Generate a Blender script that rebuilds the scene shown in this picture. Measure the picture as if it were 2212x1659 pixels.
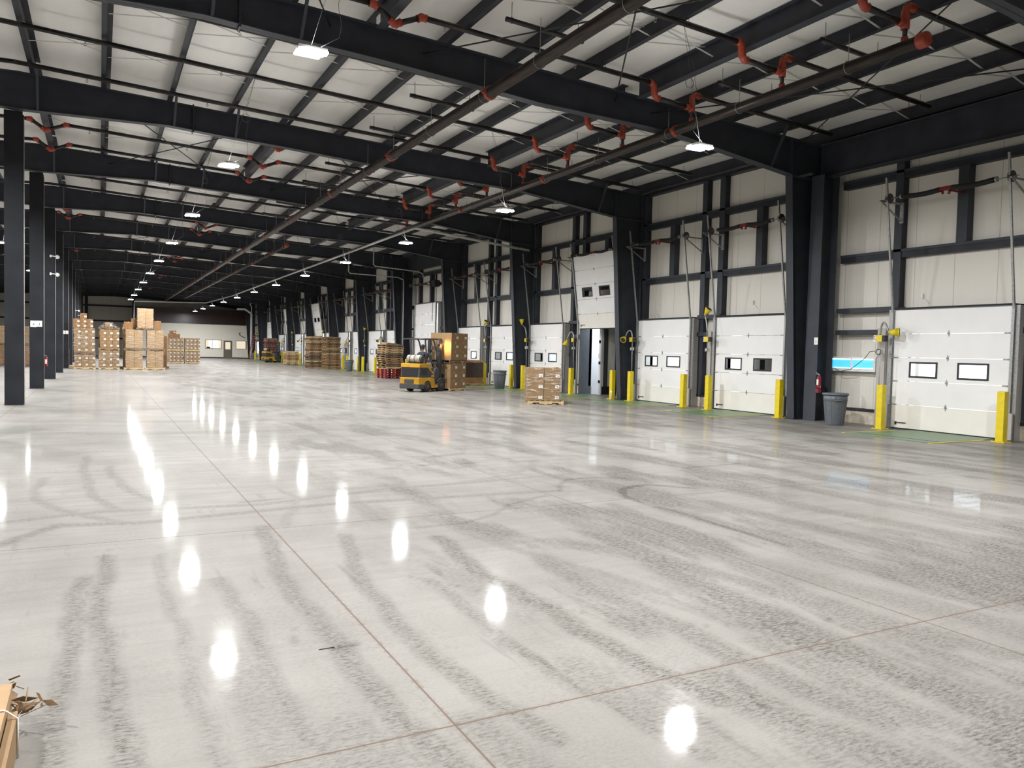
import bpy, math, random
import numpy as np
from mathutils import Vector, Matrix
random.seed(7)
for o in list(bpy.data.objects): bpy.data.objects.remove(o, do_unlink=True)
S = bpy.context.scene; COL = S.collection; PI = math.pi
# ------------------------------------------------------------------ camera
cam = bpy.data.cameras.new('camera'); co = bpy.data.objects.new('camera', cam); COL.objects.link(co)
cam.sensor_width = 36; cam.lens = 1680.69/2212*36; cam.clip_end = 400
def cam_matrix(yaw, pitch, roll):
    f = Vector((math.sin(yaw)*math.cos(pitch), math.cos(yaw)*math.cos(pitch), math.sin(pitch)))
    r = Vector((math.cos(yaw), -math.sin(yaw), 0)); u = r.cross(f)
    r2 = math.cos(roll)*r + math.sin(roll)*u; u2 = -math.sin(roll)*r + math.cos(roll)*u
    return Matrix((r2, u2, -f)).transposed().to_4x4()
co.matrix_world = Matrix.Translation((0, 0, 1.7237)) @ cam_matrix(.4880, -.0408, .0240)
S.camera = co
# ------------------------------------------------------------------ world, exposure
w = bpy.data.worlds.new('overcast_day'); S.world = w; w.use_nodes = True
bg = w.node_tree.nodes['Background']; bg.inputs[0].default_value = (.86, .93, 1, 1); bg.inputs[1].default_value = 6.0
S.view_settings.view_transform = 'Standard'; S.view_settings.look = 'None'
S.view_settings.exposure = 0.0; S.view_settings.gamma = 1; S.view_settings.use_curve_mapping = False
LAMP_W = 570.0          # watts of every high bay lamp
# ------------------------------------------------------------------ numbers of the building
BAY = 8.384; FY = lambda k: 15.93 + BAY*k
RIDGE = -1.9
def ztop(x):            # top of rafter = underside of purlin
    return 7.88 + .0433*(17.3 - (x if x >= RIDGE else 2*RIDGE - x))
def mirror(x): return 2*RIDGE - x
YN, YF = -9.2, 116.8    # near and far end of the hall
XR, XL = 18.62, mirror(18.62)
ORD = ['first','second','third','fourth','fifth','sixth','seventh','eighth','ninth','tenth','eleventh','twelfth','thirteenth','fourteenth','fifteenth','sixteenth','seventeenth','eighteenth','nineteenth','twentieth','twenty-first','twenty-second','twenty-third','twenty-fourth','twenty-fifth','twenty-sixth','twenty-seventh','twenty-eighth']
ORD += ['%dth' % i for i in range(29, 60)]
# ------------------------------------------------------------------ materials
def mat(name, col, rough=.5, metal=0, var=0.0, scale=6, bump=0, emit=None, spec=.5, stretch=None, col2=None):
    m = bpy.data.materials.new(name); m.use_nodes = True; nt = m.node_tree; b = nt.nodes['Principled BSDF']
    b.inputs['Base Color'].default_value = (*col, 1); b.inputs['Roughness'].default_value = rough
    b.inputs['Metallic'].default_value = metal; b.inputs['Specular IOR Level'].default_value = spec
    if emit: b.inputs['Emission Color'].default_value = (*emit[:3], 1); b.inputs['Emission Strength'].default_value = emit[3]
    if var or bump:
        tc = nt.nodes.new('ShaderNodeTexCoord'); n = nt.nodes.new('ShaderNodeTexNoise')
        n.inputs['Scale'].default_value = scale; n.inputs['Detail'].default_value = 5
        mp = nt.nodes.new('ShaderNodeMapping'); nt.links.new(tc.outputs['Object'], mp.inputs[0]); nt.links.new(mp.outputs[0], n.inputs['Vector'])
        if stretch: mp.inputs['Scale'].default_value = stretch
        if var:
            r = nt.nodes.new('ShaderNodeMix'); r.data_type = 'RGBA'
            c2 = col2 or tuple(c*(1-var) for c in col)
            r.inputs[6].default_value = (*c2, 1); r.inputs[7].default_value = (*[min(1, c*(1+var*.4)) for c in col], 1)
            cr = nt.nodes.new('ShaderNodeMapRange'); cr.inputs[1].default_value = .3; cr.inputs[2].default_value = .7
            nt.links.new(n.outputs['Fac'], cr.inputs[0]); nt.links.new(cr.outputs[0], r.inputs[0]); nt.links.new(r.outputs[2], b.inputs['Base Color'])
        if bump:
            bp = nt.nodes.new('ShaderNodeBump'); bp.inputs['Strength'].default_value = bump; bp.inputs['Distance'].default_value = .02
            nt.links.new(n.outputs['Fac'], bp.inputs['Height']); nt.links.new(bp.outputs[0], b.inputs['Normal'])
    return m
M = {}
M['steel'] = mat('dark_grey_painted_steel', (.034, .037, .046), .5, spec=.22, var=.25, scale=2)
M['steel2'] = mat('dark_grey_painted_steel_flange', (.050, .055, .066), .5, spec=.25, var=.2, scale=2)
M['steeld'] = mat('near_black_painted_steel', (.017, .0185, .0225), .55, spec=.2, var=.3, scale=2)
M['pipe'] = mat('black_steel_pipe', (.028, .024, .024), .38, .3, var=.5, scale=9)
M['pipe2'] = mat('brown_black_main_pipe', (.055, .043, .038), .34, .35, var=.5, scale=7, stretch=(4, .3, 4))
M['red'] = mat('orange_red_fitting', (.36, .05, .022), .45, var=.3, scale=20)
M['galv'] = mat('galvanised_steel', (.36, .36, .35), .42, .55, var=.25, scale=18)
M['galvd'] = mat('dull_grey_conduit', (.48, .47, .45), .5, .2, var=.15)
M['white'] = mat('white_paint', (.78, .78, .76), .45)
M['doorw'] = mat('white_door_panel', (.80, .79, .77), .38, var=.05, scale=1.5)
M['doorlow'] = mat('cream_kick_panel', (.79, .76, .69), .4, var=.05, scale=2)
M['seal'] = mat('black_rubber_seal', (.012, .012, .013), .7)
M['blackm'] = mat('black_metal', (.02, .02, .022), .45, .2)
M['black'] = mat('matt_black', (.015, .015, .016), .75)
M['yellow'] = mat('safety_yellow_paint', (.72, .56, .010), .42, var=.12, scale=8)
M['lampy'] = mat('yellow_lamp_plastic', (.72, .55, .015), .35)
M['conc'] = mat('concrete_curb', (.62, .55, .44), .8, var=.3, scale=7, bump=.2)
M['green'] = mat('green_leveler_paint', (.085, .17, .075), .4, var=.45, scale=5, col2=(.14, .20, .12))
M['kraft'] = mat('brown_cardboard', (.25, .152, .068), .75, var=.14, scale=5)
M['kraft2'] = mat('tan_cardboard', (.35, .225, .11), .75, var=.14, scale=5)
M['kraft3'] = mat('dark_cardboard', (.24, .125, .05), .75, var=.2, scale=5)
M['tape'] = mat('packing_tape', (.44, .29, .15), .25)
M['label'] = mat('white_label', (.80, .79, .76), .5)
M['ink'] = mat('printed_ink', (.03, .03, .04), .6)
M['blueink'] = mat('blue_ink', (.03, .04, .35), .5)
M['wood1'] = mat('pale_pallet_wood', (.56, .40, .20), .8, var=.3, scale=3, stretch=(1, 6, 6))
M['wood2'] = mat('brown_pallet_wood', (.30, .19, .105), .8, var=.4, scale=3, stretch=(1, 6, 6))
M['wood3'] = mat('grey_brown_pallet_wood', (.185, .13, .085), .85, var=.4, scale=3, stretch=(1, 6, 6))
M['wood4'] = mat('orange_pallet_wood', (.40, .235, .11), .8, var=.4, scale=3, stretch=(1, 6, 6))
M['woodred'] = mat('red_painted_wood', (.30, .022, .03), .65, var=.4, scale=4)
M['can'] = mat('grey_plastic_bin', (.125, .14, .155), .42, var=.12, scale=14)
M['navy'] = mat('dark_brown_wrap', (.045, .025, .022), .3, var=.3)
M['fyel'] = mat('forklift_yellow', (.45, .235, .008), .4, var=.3, scale=5)
M['fblk'] = mat('forklift_dark_grey', (.045, .045, .045), .55, var=.3, scale=8)
M['tyre'] = mat('tyre_rubber', (.022, .021, .02), .85, var=.4, scale=14)
M['tank'] = mat('scuffed_propane_tank', (.34, .31, .25), .5, var=.35, scale=9)
M['skin'] = mat('skin', (.42, .24, .16), .55)
M['hair'] = mat('dark_hair', (.012, .010, .009), .8)
M['shirt'] = mat('black_shirt', (.014, .013, .020), .8)
M['pants'] = mat('khaki_trousers', (.48, .42, .32), .8)
M['lens'] = mat('lit_lamp_lens', (.9, .9, .9), .4, emit=(.93, .97, 1, 60))
M['blueglow'] = mat('blue_lit_tube_panel', (.10, .40, .75), .3, emit=(.07, .50, 1.0, 1.0))
M['cyanglow'] = mat('pale_cyan_tube', (.5, .9, 1), .3, emit=(.35, .85, 1.0, 2.4))
M['officewall'] = mat('greige_office_wall', (.88, .84, .73), .7, var=.03)
M['officedoor'] = mat('taupe_office_door', (.16, .145, .115), .5)
M['officelit'] = mat('lit_office_interior', (.8, .75, .65), .8, emit=(1, .86, .68, .75))
M['officelit2'] = mat('lit_office_window', (.85, .85, .9), .8, emit=(.95, .93, 1, 1.1))
M['trailer'] = mat('grey_trailer_wall', (.62, .60, .55), .5, var=.25, scale=3, stretch=(2, 1, .3))
M['trailerd'] = mat('dark_trailer_post', (.04, .04, .04), .6)
M['trailerw'] = mat('white_trailer_skin', (.75, .76, .78), .4)
M['blueband'] = mat('blue_painted_steel', (.025, .055, .17), .4, var=.15)
M['plug'] = mat('grey_jamb_cover', (.42, .40, .37), .55, var=.06)
M['jambblue'] = mat('blue_grey_jamb', (.13, .15, .18), .5, var=.1)
M['amber'] = mat('amber_beacon', (1, .35, .05), .3, emit=(1, .33, .06, 25))
M['paper'] = mat('torn_brown_paper', (.27, .18, .10), .85, var=.3, scale=30)
M['strap'] = mat('white_plastic_strap', (.8, .78, .72), .3)
M['asph'] = mat('dock_apron', (.35, .35, .34), .8, var=.2)
M['drum'] = mat('dark_cable_drum', (.10, .10, .10), .5, .5)
M['darkred'] = mat('dark_red_bracket', (.22, .012, .016), .45)
def glass_mat():
    m = bpy.data.materials.new('window_glass'); m.use_nodes = True; nt = m.node_tree; b = nt.nodes['Principled BSDF']
    b.inputs['Base Color'].default_value = (.93, .96, .97, 1); b.inputs['Roughness'].default_value = .03
    b.inputs['Transmission Weight'].default_value = 1; b.inputs['IOR'].default_value = 1.03
    return m
M['glass'] = glass_mat()
def wrap_mat():
    m = bpy.data.materials.new('stretch_film'); m.use_nodes = True; nt = m.node_tree; nt.nodes.clear()
    out = nt.nodes.new('ShaderNodeOutputMaterial'); mx = nt.nodes.new('ShaderNodeMixShader')
    tr = nt.nodes.new('ShaderNodeBsdfTransparent'); tr.inputs[0].default_value = (.97, .97, .97, 1)
    gl = nt.nodes.new('ShaderNodeBsdfPrincipled'); gl.inputs['Base Color'].default_value = (.72, .69, .62, 1); gl.inputs['Roughness'].default_value = .16; gl.inputs['Specular IOR Level'].default_value = .9
    tc = nt.nodes.new('ShaderNodeTexCoord'); mp = nt.nodes.new('ShaderNodeMapping'); mp.inputs['Scale'].default_value = (1.3, 1.3, 7); mp.inputs['Rotation'].default_value = (.25, .2, 0)
    n = nt.nodes.new('ShaderNodeTexNoise'); n.inputs['Scale'].default_value = 2.6; n.inputs['Detail'].default_value = 6; n.inputs['Distortion'].default_value = .8
    nt.links.new(tc.outputs['Object'], mp.inputs[0]); nt.links.new(mp.outputs[0], n.inputs['Vector'])
    r = nt.nodes.new('ShaderNodeMapRange'); r.inputs[1].default_value = .52; r.inputs[2].default_value = .76; r.inputs[3].default_value = .02; r.inputs[4].default_value = .62
    nt.links.new(n.outputs['Fac'], r.inputs[0]); nt.links.new(r.outputs[0], mx.inputs[0])
    bp = nt.nodes.new('ShaderNodeBump'); bp.inputs['Strength'].default_value = .9; bp.inputs['Distance'].default_value = .05
    nt.links.new(n.outputs['Fac'], bp.inputs['Height']); nt.links.new(bp.outputs[0], gl.inputs['Normal'])
    nt.links.new(tr.outputs[0], mx.inputs[1]); nt.links.new(gl.outputs[0], mx.inputs[2]); nt.links.new(mx.outputs[0], out.inputs[0])
    return m
M['film'] = wrap_mat()
def N(nt, t, **kw):
    n = nt.nodes.new(t)
    for k, v in kw.items(): setattr(n, k, v)
    return n
def mth(nt, op, a, b=None, c=None):
    n = nt.nodes.new('ShaderNodeMath'); n.operation = op
    for i, v in enumerate((a, b, c)):
        if v is None: continue
        if isinstance(v, (int, float)): n.inputs[i].default_value = v
        else: nt.links.new(v, n.inputs[i])
    return n.outputs[0]
def floor_mat():
    m = bpy.data.materials.new('polished_concrete'); m.use_nodes = True; nt = m.node_tree; b = nt.nodes['Principled BSDF']; L = nt.links.new
    tc = N(nt, 'ShaderNodeTexCoord'); sp = N(nt, 'ShaderNodeSeparateXYZ'); L(tc.outputs['Object'], sp.inputs[0])
    def noise(scale, st=(1, 1, 1), det=5, dist=0, rough=.5):
        mp = N(nt, 'ShaderNodeMapping'); mp.inputs['Scale'].default_value = st; L(tc.outputs['Object'], mp.inputs[0])
        n = N(nt, 'ShaderNodeTexNoise'); n.inputs['Scale'].default_value = scale; n.inputs['Detail'].default_value = det; n.inputs['Distortion'].default_value = dist
        n.inputs['Roughness'].default_value = rough; L(mp.outputs[0], n.inputs['Vector']); return n.outputs['Fac']
    def rng(v, a, b_, c=0, d=1):
        r = N(nt, 'ShaderNodeMapRange'); L(v, r.inputs[0])
        for i, q in enumerate((a, b_, c, d)): r.inputs[i+1].default_value = q
        return r.outputs[0]
    def joint(comp, off, per, wd):
        a = mth(nt, 'SUBTRACT', sp.outputs[comp], off); a = mth(nt, 'DIVIDE', a, per); a = mth(nt, 'FRACT', a)
        a = mth(nt, 'SUBTRACT', a, .5); a = mth(nt, 'ABSOLUTE', a); a = mth(nt, 'SUBTRACT', .5, a); a = mth(nt, 'MULTIPLY', a, per)
        return mth(nt, 'LESS_THAN', a, wd)
    jl = mth(nt, 'MAXIMUM', joint(0, 1.453-3.4*20, 3.4, .006), joint(1, 3.213-4.29*6, 4.29, .006))
    js = mth(nt, 'MAXIMUM', joint(0, 1.453-3.4*20, 3.4, .02), joint(1, 3.213-4.29*6, 4.29, .02))
    js = mth(nt, 'MULTIPLY', js, rng(noise(25), .5, .62))
    at = N(nt, 'ShaderNodeAttribute', attribute_name='dirt'); at2 = N(nt, 'ShaderNodeAttribute', attribute_name='scuff')
    nA = rng(noise(36, (.5, 1.6, 1), 5, .08, .66), .40, .62)        # short bars across the wheel paths
    nB = rng(noise(38, (1, 2, 1), 5, .4, .7), .40, .60)
    d1 = mth(nt, 'MULTIPLY', at.outputs['Fac'], mth(nt, 'ADD', mth(nt, 'MULTIPLY', nA, .95), .28))
    d1 = mth(nt, 'MULTIPLY', d1, mth(nt, 'ADD', mth(nt, 'MULTIPLY', nB, .6), .5))
    d0 = mth(nt, 'MULTIPLY', mth(nt, 'MULTIPLY', rng(noise(44, (.6, 1.8, 1), 4, .1, .65), .46, .66), rng(noise(.8, (1.5, .8, 1), 4, .5), .35, .62)), .30)
    rp = mth(nt, 'MULTIPLY', mth(nt, 'MULTIPLY', rng(noise(.75, (1.9, .55, 1), 5, .3, .6), .46, .60), rng(sp.outputs[0], 1.6, 3.2)), mth(nt, 'ADD', mth(nt, 'MULTIPLY', nA, .65), .15))
    d0 = mth(nt, 'MAXIMUM', d0, mth(nt, 'MULTIPLY', rp, 1.15))
    broad = rng(noise(.55, (1.6, .55, 1), 5, .6), .44, .72)
    far = rng(sp.outputs[1], 6, 16, .25, 1)
    d2 = mth(nt, 'MULTIPLY', mth(nt, 'MULTIPLY', broad, nA), mth(nt, 'MULTIPLY', far, .62))
    thin = rng(noise(3.2, (2.2, .35, 1), 6, .3, .6), .60, .74)
    thin2 = rng(noise(3.4, (.16, 3.0, 1), 7, .25, .62), .50, .66)
    d3 = mth(nt, 'MULTIPLY', mth(nt, 'MAXIMUM', thin, mth(nt, 'MULTIPLY', thin2, far)), .30)
    dirt = mth(nt, 'ADD', mth(nt, 'MAXIMUM', mth(nt, 'MAXIMUM', d1, d0), d2), d3)
    dirt = mth(nt, 'ADD', dirt, mth(nt, 'MULTIPLY', at2.outputs['Fac'], mth(nt, 'ADD', mth(nt, 'MULTIPLY', nB, .5), .3)))
    dirt = mth(nt, 'MINIMUM', dirt, 1)
    c1 = N(nt, 'ShaderNodeMix', data_type='RGBA'); L(rng(noise(1.3, (1, 1, 1), 8, .2), .3, .7), c1.inputs[0])
    c1.inputs[6].default_value = (.232, .220, .199, 1); c1.inputs[7].default_value = (.275, .262, .238, 1)
    c1b = N(nt, 'ShaderNodeMix', data_type='RGBA', blend_type='MULTIPLY'); c1b.inputs[0].default_value = 1; L(c1.outputs[2], c1b.inputs[6])
    g = rng(noise(70, (1, 1, 1), 4), .25, .75, .93, 1.04); cg = N(nt, 'ShaderNodeCombineColor'); [L(g, cg.inputs[i]) for i in range(3)]; L(cg.outputs[0], c1b.inputs[7])
    c2 = N(nt, 'ShaderNodeMix', data_type='RGBA'); L(dirt, c2.inputs[0]); L(c1b.outputs[2], c2.inputs[6]); c2.inputs[7].default_value = (.078, .071, .060, 1)
    c3 = N(nt, 'ShaderNodeMix', data_type='RGBA'); L(mth(nt, 'MAXIMUM', mth(nt, 'MULTIPLY', jl, .8), mth(nt, 'MULTIPLY', js, .35)), c3.inputs[0]); L(c2.outputs[2], c3.inputs[6]); c3.inputs[7].default_value = (.12, .08, .055, 1)
    L(c3.outputs[2], b.inputs['Base Color'])
    b.inputs['Roughness'].default_value = .6; b.inputs['Specular IOR Level'].default_value = .06
    b.inputs['Coat IOR'].default_value = 1.5
    L(mth(nt, 'MULTIPLY', rng(noise(3.5, (.35, 2.2, 1), 6, .5),   .35, .7, .13, .34), mth(nt, 'SUBTRACT', 1, mth(nt, 'MULTIPLY', dirt, .8))), b.inputs['Coat Weight'])
    L(rng(noise(5, (1, 1, 1), 6), .3, .7, .05, .085), b.inputs['Coat Roughness'])
    bp = N(nt, 'ShaderNodeBump'); bp.inputs['Strength'].default_value = .05; bp.inputs['Distance'].default_value = .01
    L(noise(2.2, (1, 1, 1), 3), bp.inputs['Height']); L(bp.outputs[0], b.inputs['Coat Normal'])
    return m
def panel_mat(name, c, axis, period, off, dark=.45, rib=0):
    m = bpy.data.materials.new(name); m.use_nodes = True; nt = m.node_tree; b = nt.nodes['Principled BSDF']; L = nt.links.new
    tc = N(nt, 'ShaderNodeTexCoord'); sp = N(nt, 'ShaderNodeSeparateXYZ'); L(tc.outputs['Object'], sp.inputs[0])
    a = mth(nt, 'FRACT', mth(nt, 'DIVIDE', mth(nt, 'SUBTRACT', sp.outputs[axis], off-period*60), period)); a = mth(nt, 'ABSOLUTE', mth(nt, 'SUBTRACT', a, .5))
    a = mth(nt, 'GREATER_THAN', a, .5-.008/period)
    mx = N(nt, 'ShaderNodeMix', data_type='RGBA'); L(mth(nt, 'MULTIPLY', a, dark), mx.inputs[0]); mx.inputs[6].default_value = (*c, 1); mx.inputs[7].default_value = (.1, .09, .08, 1)
    L(mx.outputs[2], b.inputs['Base Color']); b.inputs['Roughness'].default_value = .48
    if rib:
        wv = N(nt, 'ShaderNodeTexWave', wave_type='BANDS', bands_direction='Y'); wv.inputs['Scale'].default_value = rib; L(tc.outputs['Object'], wv.inputs['Vector'])
        bp = N(nt, 'ShaderNodeBump'); bp.inputs['Strength'].default_value = .12; bp.inputs['Distance'].default_value = .01; L(wv.outputs['Fac'], bp.inputs['Height']); L(bp.outputs[0], b.inputs['Normal'])
    return m
M['floor'] = floor_mat()
M['panel'] = panel_mat('beige_insulated_wall_panel', (.76, .725, .645), 1, 1.06, .3, rib=3)
M['panelx'] = panel_mat('beige_end_wall_panel', (.74, .71, .63), 0, 1.06, .3)
def ceil_mat():
    m = mat('white_vinyl_roof_insulation', (.88, .865, .83), .5, var=.06, scale=.8, bump=.5, stretch=(2.5, .6, 1)); return m
M['ceil'] = ceil_mat()
# ------------------------------------------------------------------ mesh helpers
class MB:
    def __init__(s): s.v = []; s.f = []; s.m = []; s.sm = []
    def add(s, vs, fs, mi=0, sm=False):
        n = len(s.v); s.v += [tuple(p) for p in vs]
        for f in fs: s.f.append(tuple(i+n for i in f)); s.m.append(mi); s.sm.append(sm)
        return s
    def box(s, x0, x1, y0, y1, z0, z1, mi=0):
        v = [(x, y, z) for x in (x0, x1) for y in (y0, y1) for z in (z0, z1)]
        return s.add(v, [(0, 1, 3, 2), (4, 6, 7, 5), (0, 4, 5, 1), (2, 3, 7, 6), (0, 2, 6, 4), (1, 5, 7, 3)], mi)
    def hexa(s, v, mi=0):   # 8 corners ordered like box
        return s.add(v, [(0, 1, 3, 2), (4, 6, 7, 5), (0, 4, 5, 1), (2, 3, 7, 6), (0, 2, 6, 4), (1, 5, 7, 3)], mi)
    def bar(s, p0, p1, w_, h_, up=(0, 0, 1), mi=0):
        p0 = Vector(p0); p1 = Vector(p1); d = (p1-p0).normalized(); a = d.cross(Vector(up))
        if a.length < 1e-4: a = Vector((1, 0, 0))
        a.normalize(); b = a.cross(d).normalized()
        v = []
        for p in (p0, p1):
            for i in (-1, 1):
                for j in (-1, 1): v.append(p + a*i*w_/2 + b*j*h_/2)
        return s.hexa(v, mi)
    def tube(s, pts, r, n=10, mi=0, cap=True):
        pts = [Vector(p) for p in pts]; rings = []; base = len(s.v); prev = None
        rr = r if isinstance(r, (list, tuple)) else [r]*len(pts)
        for i, p in enumerate(pts):
            d = (pts[min(i+1, len(pts)-1)] - pts[max(i-1, 0)]).normalized()
            a = d.orthogonal().normalized() if prev is None else (prev - d*prev.dot(d)).normalized()
            prev = a; b = d.cross(a)
            s.v += [tuple(p + (a*math.cos(2*PI*j/n) + b*math.sin(2*PI*j/n))*rr[i]) for j in range(n)]
        for i in range(len(pts)-1):
            for j in range(n):
                k = (j+1) % n
                s.f.append((base+i*n+j, base+i*n+k, base+(i+1)*n+k, base+(i+1)*n+j)); s.m.append(mi); s.sm.append(True)
        if cap:
            s.f.append(tuple(base+j for j in range(n))[::-1]); s.m.append(mi); s.sm.append(False)
            e = base+(len(pts)-1)*n; s.f.append(tuple(e+j for j in range(n))); s.m.append(mi); s.sm.append(False)
        return s
    def prism(s, poly, axis, a, b, mi=0):   # poly in the two other axes
        def P(u, v, w_):
            return {'x': (w_, u, v), 'y': (u, w_, v), 'z': (u, v, w_)}[axis]
        n = len(poly); v = [P(u, q, a) for u, q in poly] + [P(u, q, b) for u, q in poly]
        fs = [tuple(range(n)), tuple(range(2*n-1, n-1, -1))] + [(i, i+n, (i+1) % n + n, (i+1) % n) for i in range(n)]
        return s.add(v, fs, mi)
    def lathe(s, prof, c=(0, 0, 0), n=20, axis='z', mi=0):
        base = len(s.v)
        for r, h in prof:
            for j in range(n):
                a = 2*PI*j/n; u, v = r*math.cos(a), r*math.sin(a)
                p = {'z': (u, v, h), 'x': (h, u, v), 'y': (u, h, v)}[axis]
                s.v.append((c[0]+p[0], c[1]+p[1], c[2]+p[2]))
        for i in range(len(prof)-1):
            for j in range(n):
                k = (j+1) % n; s.f.append((base+i*n+j, base+i*n+k, base+(i+1)*n+k, base+(i+1)*n+j)); s.m.append(mi); s.sm.append(True)
        s.f.append(tuple(base+j for j in range(n))[::-1]); s.m.append(mi); s.sm.append(False)
        e = base+(len(prof)-1)*n; s.f.append(tuple(e+j for j in range(n))); s.m.append(mi); s.sm.append(False)
        return s
    def mesh(s, name, *mats):
        me = bpy.data.meshes.new(name); me.from_pydata(s.v, [], s.f)
        for m in mats: me.materials.append(M[m] if isinstance(m, str) else m)
        me.polygons.foreach_set('material_index', s.m); me.polygons.foreach_set('use_smooth', s.sm)
        bm_fix(me); return me
    def build(s, name, m, parent=None, loc=None, rz=0, bevel=0):
        ms = m if isinstance(m, (list, tuple)) else [m]
        return obj(name, s.mesh(name, *ms), parent, loc, rz, bevel)
def bm_fix(me):
    import bmesh
    b = bmesh.new(); b.from_mesh(me); bmesh.ops.recalc_face_normals(b, faces=b.faces); b.to_mesh(me); b.free()
def obj(name, me, parent=None, loc=None, rz=0, bevel=0):
    o = bpy.data.objects.new(name, me); COL.objects.link(o)
    if parent: o.parent = parent
    if loc is not None: o.location = loc
    if rz: o.rotation_euler = (0, 0, rz)
    if bevel:
        bv = o.modifiers.new('bevel', 'BEVEL'); bv.width = bevel; bv.segments = 2; bv.limit_method = 'ANGLE'
    return o
def tag(o, label=None, cat=None, group=None, kind=None):
    if label: o['label'] = label
    if cat: o['category'] = cat
    if group: o['group'] = group
    if kind: o['kind'] = kind
    return o
def thing(name, label, cat, loc=(0, 0, 0), rz=0, group=None, kind=None):
    o = bpy.data.objects.new(name, None); COL.objects.link(o); o.location = loc; o.rotation_euler = (0, 0, rz)
    return tag(o, label, cat, group, kind)
def dup(root, loc=None, rz=None, label=None, group=None, rot=None):
    def cp(o, par):
        c = o.copy(); COL.objects.link(c)
        if par: c.parent = par
        for ch in KIDS.get(o.name, []): cp(ch, c)
        return c
    KIDS = {}
    def walk(o):
        KIDS[o.name] = list(o.children)
        for q in o.children: walk(q)
    walk(root); r = cp(root, None)
    if loc is not None: r.location = loc
    if rz is not None: r.rotation_euler = (0, 0, rz)
    if rot is not None: r.rotation_euler = rot
    if label: r['label'] = label
    if group: r['group'] = group
    return r
def struct(name, mb, m, **k):
    return tag(mb.build(name, m, **k), kind='structure')
NTRIM = [0]
def trim(mb, m, **k):
    NTRIM[0] += 1; return struct('trim_%d' % NTRIM[0], mb, m, **k)
def arc(c, r, a0, a1, n, u=(1, 0, 0), v=(0, 0, 1)):
    c = Vector(c); u = Vector(u); v = Vector(v)
    return [c + u*r*math.cos(a0+(a1-a0)*i/n) + v*r*math.sin(a0+(a1-a0)*i/n) for i in range(n+1)]
def text(name, body, size, m, parent, mtx, center=False):
    f = bpy.data.curves.new(name, 'FONT'); f.body = body; f.size = size; f.align_x = 'CENTER' if center else 'LEFT'; f.extrude = .0008
    o = bpy.data.objects.new(name, f); COL.objects.link(o); bpy.context.view_layer.update()
    me = bpy.data.meshes.new_from_object(o.evaluated_get(bpy.context.evaluated_depsgraph_get())); bpy.data.objects.remove(o); bpy.data.curves.remove(f)
    me.materials.clear(); me.materials.append(M[m]); q = obj(name, me, parent); q.matrix_local = mtx; return q
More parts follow.
